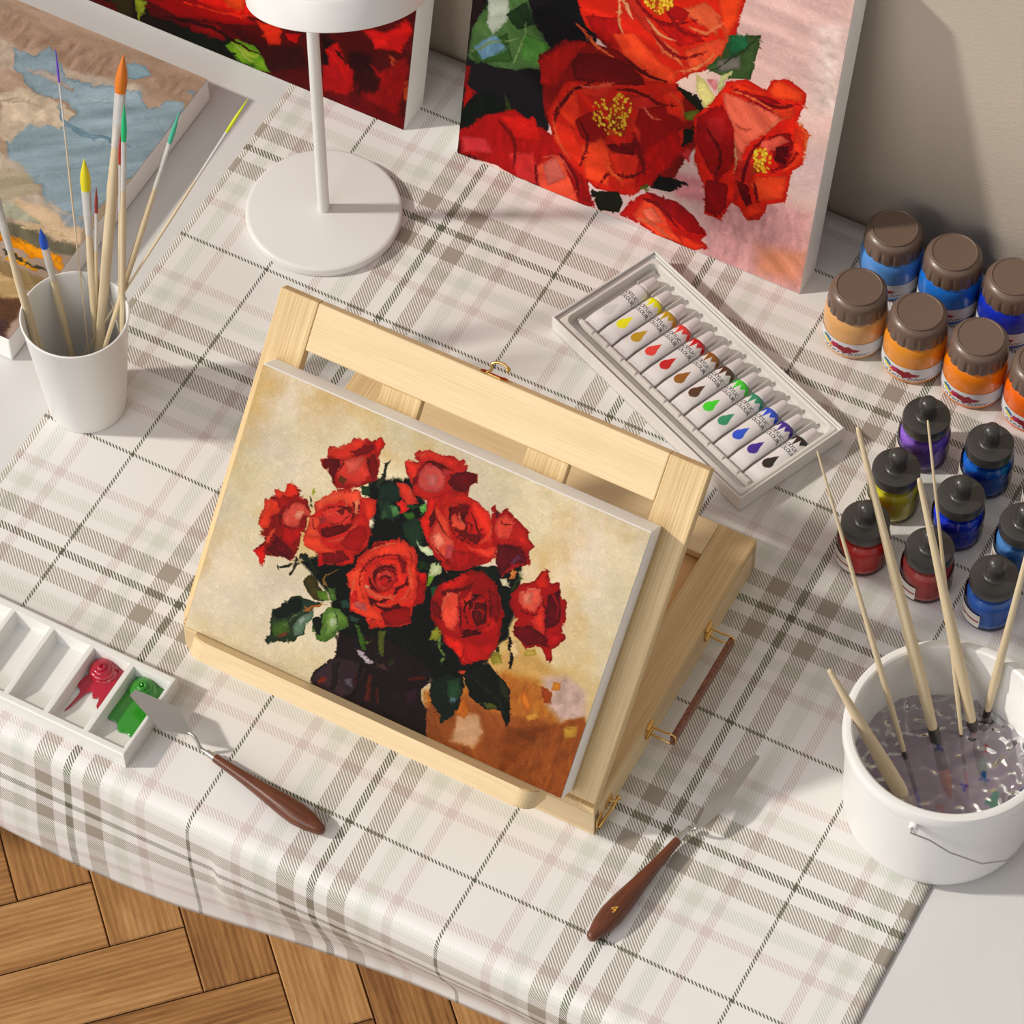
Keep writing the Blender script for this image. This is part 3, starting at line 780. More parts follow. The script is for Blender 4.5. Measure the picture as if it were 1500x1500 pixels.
70 100 70 0.38 679 246 678 234 678 217 678 199 676 179 674 158 673 143 674 143 676 158 678 179 680 199 680 217 680 234 679 246
60 66 44 0.38 694 271 706 267 723 261 740 254 757 246 775 236 789 225 800 211 808 195 813 184 814 185 809 196 801 212 790 227 776 239 758 249 741 257 724 264 707 269 695 272
'''
PAINT_ROSE = '''
236 196 190 38.02 646 843 1000 999 1073 561 709 390
228 170 172 31.69 684 288 993 273 1036 -2 727 -24
238 214 206 25.35 926 835 994 865 1008 600 939 568
238 160 130 19.01 866 101 998 139 992 32 878 13
224 150 158 10.14 592 226 699 241 708 172 625 150
26 24 30 2.53 -143 496 333 706 355 517 240 439 250 192 114 110 6 59 -105 7
90 14 18 3.8 1 112 138 194 271 147 246 79 60 0 -5 -3
40 22 26 1.9 -7 521 36 522 21 420 6 350
84 112 70 0.63 6 413 50 537 145 597 178 507 226 459 207 379 125 331 7 319
186 196 180 2.53 42 534 102 561 116 506 69 423 50 450
60 92 44 2.53 12 344 105 449 129 371 31 313
110 140 165 3.17 18 365 76 427 110 406 45 333
92 140 72 1.9 151 469 221 466 206 388 159 384
40 66 36 1.27 101 499 148 572 178 507 135 471
20 20 26 1.27 165 554 272 644 350 559 257 491 211 487
30 28 34 1.27 1 294 124 342 211 337 250 265 241 197 147 189 18 193
16 26 22 1.27 4 169 85 252 129 208 98 111 5 68
62 70 30 0.63 120 259 139 222 162 196 130 191
126 20 20 0.63 -15 296 16 301 13 246 0 213
176 26 20 0.63 6 242 39 222 9 153
132 22 20 0.63 202 422 264 502 354 526 445 532 514 476 589 484 669 460 661 349 617 211 512 114 406 72 288 136 237 241
168 26 26 0.63 -4 73 77 166 152 219 267 182 331 102 369 120 405 2 254 -1 107 13 10 5
200 36 28 1.27 107 180 208 218 238 150 161 123
190 60 66 2.53 6 59 76 92 104 49 18 9
224 90 66 1.9 224 60 289 128 341 88 358 2 246 -4
210 110 100 2.53 246 79 282 115 319 68 269 16
206 60 60 1.9 142 67 219 104 246 4 181 2
150 18 22 1.27 288 136 354 112 397 12 356 20
204 44 26 0.63 244 244 279 368 425 444 587 501 623 403 629 298 580 202 507 93 406 72 322 116 269 164
228 62 34 1.27 250 229 317 233 364 163 353 121 286 154
110 14 18 1.9 285 451 357 501 465 498 500 461 398 414 307 390
170 30 24 1.9 204 405 272 497 325 512 288 425 250 337 211 337
236 70 40 1.9 258 268 309 373 335 286 324 236
224 64 42 1.27 318 368 412 429 403 372 343 353
148 20 20 1.9 322 262 377 324 430 276 391 204 342 217
236 82 44 1.27 345 191 402 245 440 190 435 96 372 93
222 60 36 1.9 423 200 539 274 536 172 466 101
196 52 40 1.27 445 409 519 434 556 389 480 372
150 18 20 2.53 495 379 602 446 626 378 566 305 531 215 480 246
228 60 34 1.27 538 469 604 491 616 399 570 396
216 60 44 1.27 468 348 504 311 504 275 481 301
184 22 22 1.9 512 243 597 364 629 298 554 153 511 123
120 14 18 1.27 420 226 493 270 498 227 438 208
190 70 30 1.27 405 355 432 385 466 365 472 314 454 270 416 261
150 60 30 1.27 409 321 453 341 452 287 421 281
214 50 28 0.63 268 677 722 877 722 777 710 652 680 596 611 547 573 490 499 469 415 527 319 562
166 24 22 2.53 315 595 403 634 422 539 352 542
232 82 46 1.9 394 578 452 605 535 547 583 534 565 491 498 478 431 526
230 92 60 1.9 588 606 668 685 704 692 679 604 609 563
240 120 84 1.27 494 632 574 599 595 557 531 580
200 60 44 1.9 393 715 438 718 492 648 543 603 480 626
244 170 130 0.63 394 707 428 679 448 637 422 660
180 30 26 1.9 489 673 579 679 641 664 572 616
236 110 74 1.27 557 728 625 776 673 755 667 693 589 717
240 84 40 1.27 648 828 711 855 715 774 691 678 673 755
160 24 26 1.27 527 732 586 733 577 695 532 692
180 80 30 1.27 461 745 536 778 543 722 503 683 470 707
70 92 54 0.63 688 651 708 716 744 727 782 745 780 684 769 602 720 579 652 583
40 100 70 1.27 688 702 744 727 757 691 711 644
120 116 110 2.53 677 620 739 657 745 617 681 588
226 216 140 0.63 625 558 657 542 693 506 669 460 641 499
214 214 150 0.63 687 547 697 586 725 606 707 565 699 517
214 130 134 1.9 656 550 685 563 690 522
34 34 22 0.63 580 493 642 491 669 460 656 445 606 474
110 120 40 1.27 612 424 654 453 652 416 623 403
24 30 22 0.63 620 366 647 396 646 342 620 312
196 60 70 1.9 622 295 649 325 648 271
216 46 28 0.63 640 420 681 483 714 568 762 599 816 589 825 628 866 651 922 629 924 591 907 535 943 517 950 494 948 414 924 375 917 273 875 244 861 182 825 164 797 197 773 203 753 129 706 134 703 206 663 278
226 110 90 2.53 705 529 801 539 870 527 848 473 797 413 778 333 754 393 729 461
160 18 24 1.9 651 425 709 496 748 435 764 326 730 237 692 292 654 346
186 40 44 3.17 673 426 721 466 726 380 682 359
150 18 26 1.9 724 555 819 573 895 565 869 535 825 532 764 539
236 66 34 1.27 728 575 809 586 819 573 732 550
236 84 44 1.27 823 592 839 634 915 626 912 599 841 574
214 70 40 1.27 836 555 899 584 893 529 863 524
140 16 24 1.27 844 453 899 488 922 437 894 370 868 394
224 100 84 1.27 818 423 879 470 903 463 851 403
90 10 24 1.27 870 430 905 447 899 390 873 387
232 70 38 1.9 910 511 945 501 941 410 897 354 915 434
206 50 40 2.53 771 329 824 382 826 320 807 238 781 207
234 84 46 1.9 834 315 912 352 908 278 852 242 816 279
110 12 26 1.27 778 279 809 275 841 218 819 207 790 248
230 64 34 1.27 806 192 845 238 872 215 825 164
150 16 28 1.9 699 241 759 251 761 179 744 134 708 144
190 80 40 1.27 823 390 846 414 855 378 840 326 819 316
170 80 40 1.27 830 367 847 383 845 347
36 38 24 0.63 392 56 467 93 487 65 476 22 414 1
20 26 26 0.63 548 141 573 194 618 206 650 210 609 156
120 130 60 0.63 522 128 546 158 542 128
196 34 28 0.63 477 13 502 72 542 124 628 133 685 114 726 69 710 43 740 27 677 -6 589 2 517 14
232 86 56 1.9 514 31 545 102 586 94 624 38 668 3 589 2
150 16 26 1.9 542 124 628 133 685 114 722 68 677 55 594 89
234 70 40 1.27 649 31 727 32 707 8 661 -5
226 110 90 2.53 535 60 571 87 600 45 554 32
110 14 20 1.65 269 182 270 207 272 243 278 275 287 303 300 329 314 353 333 374 353 394 368 407 367 410 351 399 329 381 308 359 292 334 278 306 268 276 264 241 264 206 265 181
120 14 20 1.65 355 121 360 145 366 179 367 211 360 236 347 257 337 270 336 268 342 252 352 230 358 206 358 178 354 145 351 121
120 14 20 1.65 415 402 430 409 452 420 473 426 492 422 514 415 536 411 559 416 581 426 596 433 596 436 581 431 559 424 538 421 518 425 496 433 474 436 451 428 429 415 414 406
130 16 20 1.65 537 182 533 200 526 225 517 247 506 264 494 277 485 285 483 282 488 271 498 255 507 238 516 218 526 195 534 179
130 18 20 1.65 408 72 414 88 422 110 433 127 451 134 477 140 501 150 520 171 537 195 548 213 546 214 534 199 517 176 498 159 477 150 451 145 429 135 416 113 409 89 405 73
110 14 20 1.65 414 525 430 514 453 500 479 490 507 488 536 491 557 494 557 497 538 499 509 499 483 502 458 511 434 522 417 529
150 24 24 1.65 493 630 505 618 523 602 542 589 558 583 574 580 591 584 611 598 632 617 646 630 645 633 630 621 609 605 590 595 576 592 562 595 547 600 529 610 509 624 495 634
140 20 24 1.65 438 708 449 696 467 679 487 667 507 663 528 663 550 669 573 684 596 703 611 717 610 720 594 708 571 691 549 679 529 675 510 675 491 678 472 688 454 702 440 712
150 22 24 1.65 529 706 540 691 558 670 579 657 604 661 629 672 646 682 645 684 628 678 604 670 583 668 564 679 545 697 531 709
130 16 20 1.65 350 549 362 541 378 532 398 524 421 516 446 509 464 504 465 507 448 515 424 525 402 534 383 542 365 549 352 552
246 170 130 1.65 421 591 417 602 411 618 406 636 405 659 404 684 403 702 401 702 399 683 398 656 399 632 404 614 412 598 418 589
246 160 120 1.65 474 665 483 654 498 639 514 629 532 625 550 626 562 627 563 630 551 632 535 634 519 639 503 648 488 660 476 668
246 140 100 1.65 575 535 591 542 613 554 633 569 648 591 661 615 668 633 667 634 657 618 643 596 628 577 610 562 589 549 574 539
240 110 90 1.65 317 375 330 376 350 379 370 386 390 401 407 418 419 432 419 433 405 422 387 407 369 394 350 387 331 382 317 378
240 120 100 1.65 500 389 508 381 518 371 529 364 539 364 548 366 554 370 554 372 549 372 541 372 533 373 523 379 511 387 502 392
240 100 60 1.65 417 169 423 158 432 143 443 132 456 128 469 127 478 129 479 132 471 136 460 139 449 144 439 153 429 165 420 173
240 96 60 1.65 260 232 263 214 269 189 279 166 295 149 314 135 327 126 329 129 318 142 302 159 288 176 279 197 270 220 263 235
236 90 50 1.65 561 461 572 456 587 450 598 442 606 426 611 405 616 390 618 392 617 408 613 431 605 450 591 460 574 464 562 465
246 190 150 1.65 753 392 757 377 763 356 767 336 768 320 768 303 768 292 769 292 771 304 773 321 773 339 768 359 761 380 755 394
240 140 110 1.65 837 458 842 469 850 484 858 499 867 513 878 527 886 538 885 539 876 530 864 517 853 503 845 487 839 470 835 459
244 120 80 1.65 732 544 749 545 774 547 798 546 823 542 848 535 866 531 866 533 850 540 825 549 800 555 775 555 750 551 733 548
244 110 60 1.65 906 534 915 524 929 512 939 497 943 473 944 443 945 422 948 422 950 445 951 476 947 503 935 520 919 531 907 537
130 16 26 1.65 835 451 826 434 814 410 804 384 798 358 795 331 793 305 792 278 793 251 795 232 797 233 799 252 800 279 802 307 805 332 808 358 813 382 822 407 832 432 838 449
110 12 24 1.65 675 400 688 384 706 362 719 340 724 313 724 284 725 263 728 263 730 285 731 316 727 346 712 370 693 390 678 403
130 18 26 1.65 798 553 814 550 837 548 859 550 878 560 895 575 906 586 905 588 893 580 876 569 859 560 838 557 816 557 799 557
140 18 28 1.65 866 337 878 349 895 367 910 387 919 407 926 426 930 440 928 441 921 428 913 410 903 392 890 374 875 354 864 340
120 14 26 1.65 824 291 829 273 839 250 849 235 850 237 846 256 837 279 827 294
110 14 24 1.65 788 255 794 241 806 224 817 215 819 217 812 232 801 248 790 258
230 110 90 1.65 729 460 739 453 754 445 769 440 781 444 792 451 798 457 798 459 790 456 781 451 770 449 757 453 742 459 730 463
120 14 20 1.65 221 68 225 46 233 20 241 2 243 3 239 24 232 51 224 69
130 16 22 1.65 108 160 122 147 142 130 157 110 162 81 161 46 162 21 164 22 168 48 171 85 167 118 150 140 127 156 110 165
120 14 20 1.65 287 134 300 121 320 103 337 83 348 59 357 33 364 14 366 16 362 37 356 66 345 92 326 112 305 128 289 138
226 96 80 1.65 244 96 257 103 273 114 288 118 303 110 320 94 333 83 334 85 324 99 308 117 291 128 272 122 255 109 243 98
150 180 120 1.65 154 505 154 488 154 462 151 435 143 403 131 367 123 342 124 341 134 366 147 402 156 435 159 464 157 489 156 506
140 160 110 1.65 13 344 28 358 49 379 71 399 98 418 125 435 145 448 145 449 125 439 96 422 70 404 47 384 26 361 12 345
60 80 50 1.65 778 740 766 721 749 693 729 664 704 631 677 596 657 570 658 569 678 593 707 627 733 660 752 690 769 719 780 739
130 14 24 1.65 537 96 549 94 565 92 583 88 604 75 628 58 646 48 647 50 632 66 610 86 588 100 569 105 551 104 538 101
240 120 90 1.65 523 24 534 24 550 26 568 25 590 17 615 6 632 -1 634 1 618 13 594 27 572 36 552 37 535 32 523 28
240 110 70 1.65 287 564 298 552 316 536 336 522 359 513 384 506 402 503 403 505 387 513 363 522 341 532 321 545 303 558 289 567
236 96 60 1.65 658 747 667 737 681 725 689 711 689 686 684 655 682 632 684 631 690 654 697 687 699 716 688 734 672 745 660 751
244 130 90 1.65 592 683 603 680 620 677 639 683 657 701 673 724 683 741 681 743 669 728 651 708 636 693 622 689 605 688 593 687
'''
PAINT_RED = '''
86 10 12 14.04 294 63 1008 528 1042 8 307 -503
30 22 16 2.81 282 34 395 108 422 35 472 48 585 52 673 20 612 -11 499 -15
20 26 18 2.34 473 28 570 103 609 68 611 9 524 1
60 50 20 1.87 320 49 377 76 385 10 347 -4
150 160 50 0.47 379 88 414 90 409 57 399 -1 393 36
150 14 14 2.34 414 100 578 218 667 167 582 121 484 76
210 34 20 1.4 505 190 649 284 665 196 605 176 543 165
226 80 30 0.94 578 228 638 257 628 201 592 187
120 12 14 1.87 502 78 582 111 597 60 522 41
226 60 26 0.47 660 182 714 199 715 119 691 101
190 20 18 0.94 727 187 757 197 753 164 735 162
60 12 14 3.74 607 117 670 99 765 162 775 89 699 7 671 59
110 146 40 0.47 596 44 621 86 658 91 675 52 702 9 668 1 624 7
150 176 70 0.7 610 53 640 69 666 41 642 29
66 96 30 0.94 604 25 636 10 674 10 643 0
40 8 10 3.74 803 248 835 229 829 105 810 72
176 20 22 2.81 813 175 841 223 875 156 881 59 844 55
170 22 26 3.74 810 122 857 154 877 16 823 -11
50 8 10 3.74 866 210 914 222 919 126 884 102
190 24 22 3.74 891 306 938 327 981 404 995 375 976 284 923 268
220 36 28 2.81 910 289 945 312 952 287 918 255
130 14 16 3.74 890 106 989 273 995 177 979 45 906 36
104 10 14 3.74 821 29 905 56 997 48 1000 9 825 -40
190 90 50 0.47 955 235 960 253 962 215
180 80 40 1.4 989 173 997 189 1000 100 990 114
60 10 14 3.74 899 172 936 157 928 91 892 77
230 60 30 0.56 494 141 509 141 531 143 555 148 579 155 605 164 629 177 653 195 674 215 689 230 688 232 673 220 652 203 629 187 606 176 580 167 556 159 533 153 510 149 494 145
60 8 10 0.56 453 53 471 58 496 67 520 73 540 76 560 76 582 75 613 70 647 62 671 58 672 61 649 70 616 80 585 88 562 91 543 91 522 87 497 79 471 67 453 58
200 28 26 0.56 818 176 826 165 838 152 848 135 856 110 862 81 867 60 869 62 867 86 863 118 855 146 844 164 830 175 820 181
70 8 10 0.56 836 188 850 176 870 160 885 140 890 110 892 74 893 47 894 48 896 76 897 115 891 149 875 171 853 185 838 193
180 200 100 0.56 608 67 614 56 623 43 634 31 647 23 662 17 673 14 674 16 664 22 650 30 637 39 626 50 617 62 610 69
150 18 18 0.56 909 187 920 176 937 162 951 144 961 118 970 86 977 64 979 66 975 91 968 126 958 155 942 174 924 186 911 192
'''
PAINT_LAND = '''
176 150 132 22.64 194 1051 832 1375 1200 780 586 468
168 140 124 7.92 337 953 644 950 1008 970 1036 902 816 918 683 832 530 892 430 814
196 178 162 7.92 402 855 456 855 501 776 467 759
196 182 166 6.79 569 857 632 852 789 867 829 897 878 867 824 858 736 832 663 840 622 810
146 166 178 1.13 458 851 526 853 536 895 571 899 640 829 732 839 793 860 847 870 911 839 972 897 999 865 1029 631 982 589 976 438 912 423 826 431 786 481 727 469 617 555 644 640 726 664 745 737 694 747 630 741 542 760 496 783
140 166 178 0.57 767 948 821 957 853 937 823 908 795 898
140 160 172 0.57 954 938 997 946 997 928
208 190 168 3.4 508 697 551 746 671 735 740 734 726 664 648 633 629 561 597 563
190 176 160 4.53 587 522 692 522 802 445 928 422 946 371 810 354 702 351
176 164 140 5.66 635 440 673 494 741 493 799 461 763 426 696 348
206 180 150 5.66 745 408 869 410 957 411 1005 349 900 330 797 330
150 160 170 4.53 880 416 954 427 982 407 938 384
170 170 150 3.4 679 374 774 387 878 363 788 343 709 329
120 116 100 4.53 718 316 859 336 998 337 1009 309 873 282 748 271
236 150 30 1.13 735 290 827 285 893 284 916 261 865 261 798 262 765 245
236 150 30 1.13 823 291 906 299 976 292 1007 278 957 265 881 269
236 160 40 1.13 837 247 919 246 952 229 890 223 839 222
226 150 50 1.7 954 281 1005 281 1009 258 976 258
150 130 100 4.53 782 219 874 214 975 215 977 157 825 156
190 160 120 3.4 816 168 903 170 956 146 941 113 850 118
110 84 66 5.66 850 118 961 115 987 44 975 -3 951 -32
90 70 70 5.66 901 42 963 58 994 -10 975 -69
196 184 176 0.68 532 796 556 795 589 796 619 796 647 794 675 790 694 789 694 795 674 804 645 813 614 818 582 817 550 811 529 804
120 146 164 0.68 679 719 702 706 734 688 765 676 789 671 811 672 836 675 869 680 904 687 929 693 928 697 901 696 864 692 830 690 806 689 786 689 765 691 736 701 704 715 681 724
160 180 190 0.68 705 775 725 778 754 783 784 791 818 800 854 810 878 820 877 824 849 821 811 815 776 808 746 800 719 790 702 782
210 190 166 0.68 528 668 541 675 558 687 575 696 598 698 623 698 641 700 640 703 621 708 594 711 568 710 548 699 533 684 524 672
226 200 160 0.68 818 321 833 325 855 332 879 339 906 345 935 351 955 357 954 360 932 358 902 355 873 350 850 342 829 332 815 325
90 90 70 0.68 811 241 831 238 859 235 888 233 920 234 952 236 974 239 974 241 950 242 917 243 886 243 857 244 830 245 811 244
'''

TILT = math.radians(51.5)
e_v = Vector((0, math.cos(TILT), math.sin(TILT))); e_n = Vector((0, -math.sin(TILT), math.cos(TILT)))
PAN = Vector((-0.414, -0.031, 0.044))
c0 = PAN + Vector((0.0125, 0, 0)) + e_v*0.003 + e_n*0.0002
canvas('small canvas of red roses in a dark vase, standing on the wooden table easel', 'painting',
       c0, TILT, 0.333, 0.226, 0.023, PAINT_MAIN, (228, 212, 182), (700, 476), 5, 4.5, 0.09, dabs=8000, dlen=4.6, gain=0.88, tan=0.55, dots=((470, 235, 95, 90, 900, (70, 72, 60), (30, 30, 26)), (500, 80, 90, 90, 500, (74, 50, 44), (34, 22, 24)), (640, 170, 60, 90, 240, (70, 76, 60), (30, 34, 28))))
def lean(deg, x, y, w, h, th, label, data, bg, res, seed, warp, **kw):
    a = math.radians(deg)       # leaning back from upright
    rx = PI/2-a
    n = Vector((0, -math.cos(a), math.sin(a)))
    return canvas(label, 'painting', Vector((x, y, 0.0)) - n*th, rx, w, h, th, data, bg, res, seed, warp, **kw)
lean(10.5, -0.4687, 0.520, 0.3322, 0.335, 0.030, 'large canvas of open red roses on pink, leaning on the wall behind the paint tubes', PAINT_ROSE, (238, 206, 200), (520, 580), 8, 4.5, dlen=4.4, dabs=7000, dots=[(417, 316, 52, 56, 90, (250, 226, 90), (214, 160, 40)), (443, 363, 28, 42, 40, (250, 226, 90), (214, 160, 40)), (837, 370, 24, 42, 60, (250, 226, 90), (214, 160, 40)), (501, 729, 41, 39, 80, (250, 226, 90), (214, 160, 40))])
lean(12.5, -0.9713, 0.5205, 0.45, 0.29, 0.034, 'dark crimson flower canvas leaning on the wall behind the white lamp', PAINT_RED, (96, 14, 14), (560, 360), 9, 5.0, dabs=2600, dlen=4.5)
canvas('landscape canvas of blue sky and golden field lying flat behind the brush cup', 'painting', (-1.0, 0.146, -0.001), 0.0, 0.31, 0.326, 0.028,
       PAINT_LAND, (176, 154, 138), (420, 440), 11, 12.0, 0.10, dabs=2500, dlen=4.0)

# ------------------------------------------------------------------ table easel
def build_easel():
    X0, X1, Y0, Y1, H = -0.414, -0.0475, -0.032, 0.2515, 0.0387
    cx, cy = (X0+X1)/2, (Y0+Y1)/2
    t = thing('table_easel', 'pale pine table easel box with raised slatted frame and leather handle', 'easel', (cx, cy, 0))
    LW = X1-X0; LD = Y1-Y0
    RZ = Matrix.Rotation(PI/2, 4, 'Z')
    def board(name, c, s, mat, M=None, bev=0.001, par=t):
        """s = (length along grain, width, thickness); M local orientation"""
        bm = bmesh.new(); box(bm, (0, 0, 0), s, bev)
        mw = Matrix.Translation(Vector(c)) @ (M if M is not None else Matrix.Identity(4))
        return obj(name, bm, mat, par, mw=mw)
    T3 = 0.009
    # upright walls of the box
    board('box_side', (-LW/2+T3/2, 0, H/2-T3/2), (LD-0.001, T3, H-T3), M_oak, RZ)
    board('box_side', (LW/2-T3/2, 0, H/2-T3/2), (LD-0.001, T3, H-T3), M_pine, RZ)
    board('box_end', (0, -LD/2+T3/2, H/2-T3/2), (LW, T3, H-T3), M_pine)
    board('box_end', (0, LD/2-T3/2, H/2-T3/2), (LW, T3, H-T3), M_pine)
    board('box_bottom', (0, 0, 0.003), (LW-2*T3, LD-2*T3, 0.005), M_pine)
    # top frame of the box
    sw = 0.0333
    board('top_stile', (-LW/2+sw/2, 0, H-T3/2), (LD, sw, T3), M_oak, RZ)
    board('top_stile', (LW/2-sw/2, 0, H-T3/2), (LD, sw, T3), M_oak, RZ)
    board('top_rail', (0, LD/2-sw/2, H-T3/2), (LW-2*sw-0.0004, sw, T3-0.0002), M_pine)
    board('top_rail', (0, -LD/2+sw/2, H-T3/2), (LW-2*sw-0.0004, sw, T3-0.0002), M_pine)
    board('inner_tray', (0, 0, H-T3-0.004), (LW-2*sw+0.02, LD-2*sw+0.02, 0.004), wood('orange_ply', rgb(214, 164, 104), rgb(232, 186, 128)))
    # raised frame, built in the tilted plane
    R = Matrix.Rotation(TILT, 4, 'X'); O = PAN - Vector((cx, cy, 0))
    th = 0.011; PL = 0.2835
    def pboard(name, u0, u1, v0, v1, mat, along_v, zt=0.0, tk=th, bev=0.001):
        c = O + Vector(((u0+u1)/2, 0, 0)) + e_v*((v0+v1)/2) + e_n*(zt-tk/2)
        M = R @ (RZ if along_v else Matrix.Identity(4))
        s = (v1-v0, u1-u0, tk) if along_v else (u1-u0, v1-v0, tk)
        return board(name, c, s, mat, M, bev)
    pboard('frame_stile', 0, sw, 0, PL, M_oak, True)
    pboard('frame_stile', LW-sw, LW, 0, PL, M_oak, True)
    pboard('frame_rail', sw+0.0002, LW-sw-0.0002, 0.244, PL, M_pine, False, -0.0002)
    pboard('frame_rail', sw+0.0002, LW-sw-0.0002, 0, 0.036, M_pine, False, -0.0002)
    pboard('slat', 0.1012, 0.1355, 0.036, 0.2438, M_oak, True, -0.001, 0.009)
    pboard('slat', 0.2263, 0.2614, 0.036, 0.2438, M_oak, True, -0.001, 0.009)
    # ledge with rounded ends that holds the canvas
    bm = bmesh.new(); u0, u1, d, r = 0.0235, 0.3275, 0.0350, 0.013
    out = [(u0, 0.0)] + [(u0+r-r*math.cos(a), d-r+r*math.sin(a)) for a in np.linspace(0, PI/2, 9)] + \
          [(u1-r+r*math.sin(a), d-r+r*math.cos(a)) for a in np.linspace(0, PI/2, 9)] + [(u1, 0.0)]
    lo = [bm.verts.new((p, -0.0135, q)) for p, q in out]; hi = [bm.verts.new((p, 0.0025, q)) for p, q in out]
    bm.faces.new(lo); bm.faces.new(hi[::-1])
    for k in range(len(out)): bm.faces.new((lo[k], lo[(k+1) % len(out)], hi[(k+1) % len(out)], hi[k]))
    bmesh.ops.bevel(bm, geom=[e for e in bm.edges if len({v.co.y for v in e.verts}) == 1], offset=0.0008, segments=2, affect='EDGES')
    obj('canvas_ledge', bm, M_pine, t, mw=Matrix.Translation(O) @ R)
    # prop strut behind the frame
    bm = bmesh.new(); box(bm, (0, 0, 0), (0.19, 0.018, 0.007), 0.001)
    p1 = Vector((0, Y0+0.155-cy, 0.0)) + Vector((0, 0, H-0.004)); p2 = O + Vector((LW/2, 0, 0)) + e_v*0.16 - e_n*0.016
    p1.x = p2.x; dd = (p2-p1); 
    M = Matrix.Translation((p1+p2)/2) @ dd.to_track_quat('X', 'Z').to_matrix().to_4x4()
    bm.free(); bm = bmesh.new(); box(bm, (0, 0, 0), (dd.length, 0.02, 0.007), 0.001); obj('prop_strut', bm, M_pine, t, mw=M)
    # swing hook on the top edge
    hk = bpy.data.objects.new('hook_latch', None); COL.objects.link(hk); hk.parent = t
    hk.matrix_local = Matrix.Translation(O + Vector((0.183, 0, 0)) + e_v*PL - e_n*0.005) @ R
    bm = bmesh.new()
    for sx in (-1, 1):
        lathe(bm, [(0, 0.0012), (0.0035, 0.001), (0.0042, 0)], 20, (sx*0.008, 0, 0))
    box(bm, (0, 0, 0.0005), (0.016, 0.0045, 0.001), 0.0003)
    for v in bm.verts: v.co = Vector((v.co.x, v.co.z, v.co.y))
    obj('plate', bm, M_brass, hk, 40)
    bm = bmesh.new()
    tube(bm, smooth_path([(-0.006, 0.001, 0.001), (-0.003, 0.005, 0.002), (-0.004, 0.009, 0.003), (0.000, 0.012, 0.003), (0.006, 0.0125, 0.003), (0.0095, 0.0105, 0.003)]), 0.0011, 10)
    r_ = bmesh.ops.create_uvsphere(bm, u_segments=14, v_segments=10, radius=0.0022)
    for v in r_['verts']: v.co += Vector((0.0098, 0.0098, 0.003))
    obj('hook', bm, M_brass, hk, 60)
    # side latch near the front right corner
    sl = bpy.data.objects.new('side_latch', None); COL.objects.link(sl); sl.parent = t
    sl.location = (X1-cx, -0.018-cy, 0.012)
    bm = bmesh.new(); box(bm, (0.0006, -0.006, -0.002), (0.0012, 0.010, 0.016), 0.0004); box(bm, (0.0006, 0.010, 0.004), (0.0012, 0.010, 0.010), 0.0004)
    obj('plate', bm, M_brass, sl, 40)
    bm = bmesh.new(); tube(bm, smooth_path([(0.002, -0.009, -0.006), (0.004, 0.0, 0.0), (0.005, 0.008, 0.002), (0.0045, 0.017, 0.001)]), 0.0012, 10)
    tube(bm, [(0.001, 0.010, 0.006), (0.006, 0.012, 0.006)], 0.0014, 10)
    rr = bmesh.ops.create_uvsphere(bm, u_segments=14, v_segments=10, radius=0.0022)
    for v in rr['verts']: v.co += Vector((0.0048, 0.018, 0.001))
    obj('hook', bm, M_brass, sl, 60)
    # carrying handle
    hd = bpy.data.objects.new('carry_handle', None); COL.objects.link(hd); hd.parent = t
    hd.location = (X1-cx, 0.111-cy, 0.0265)
    bm = bmesh.new(); box(bm, (0.0215, 0, -0.001), (0.0045, 0.106, 0.0115), 0.0012, 3)
    m, nt, b = newmat('brown_leather'); n = noise(nt, 500, 3)
    r = ramp(nt, n.outputs['Fac'], [(0.35, rgb(92, 50, 32)), (0.7, rgb(146, 90, 62))]); link(nt, r.outputs[0], b.inputs['Base Color'])
    b.inputs['Roughness'].default_value = 0.35; add_bump(nt, b, n.outputs['Fac'], 0.6, 0.001)
    obj('leather_grip', bm, m, hd, 40)
    for sy in (-1, 1):
        bm = bmesh.new(); y = sy*0.0515
        tube(bm, smooth_path([(0.0005, y, 0.0045), (0.012, y, 0.0048), (0.0225, y, 0.0052), (0.0225, y, -0.0065), (0.012, y, -0.007), (0.0005, y, -0.0068)], 5), 0.0009, 8)
        obj('wire_loop', bm, M_brass, hd, 60)
        bm = bmesh.new(); box(bm, (0.0006, y, -0.001), (0.0012, 0.010, 0.018), 0.0004)
        tube(bm, [(0.0012, y-0.005, 0.0045), (0.0012, y+0.005, 0.0045)], 0.0016, 10); tube(bm, [(0.0012, y-0.005, -0.0068), (0.0012, y+0.005, -0.0068)], 0.0016, 10)
        obj('mounting_bracket', bm, M_brass, hd, 40)
build_easel()

# ------------------------------------------------------------------ lamp
def build_lamp():
    t = thing('table_lamp', 'white metal table lamp with round base, thin pole and disc shade', 'lamp', (-0.5357, 0.4044, 0))
    bm = bmesh.new(); lathe(bm, [(0, 0), (0.0655, 0), (0.0672, 0.001), (0.0676, 0.003), (0.0676, 0.0065), (0.067, 0.0085), (0.0655, 0.0095), (0.064, 0.0098), (0, 0.0098)], 128)
    obj('lamp_base', bm, M_white_plastic, t, 35)
    bm = bmesh.new(); tube(bm, [(0, 0, 0.009), (0, 0, 0.29)], 0.0052, 28); obj('pole', bm, M_white_plastic, t, 40)
    nrm = Vector((-0.254, 0.364, 1)).normalized()
    bm = bmesh.new(); lathe(bm, [(0, 0.004), (0.070, 0.004), (0.0705, 0), (0.0735, 0), (0.0742, 0.0008), (0.0742, 0.0245), (0.0732, 0.0272), (0.070, 0.0285), (0, 0.0285)], 128)
    obj('lamp_shade', bm, M_white_plastic, t, 35, mw=Matrix.Translation((0.0190, 0.0112, 0.2798)) @ nrm.to_track_quat('Z', 'Y').to_matrix().to_4x4())
build_lamp()
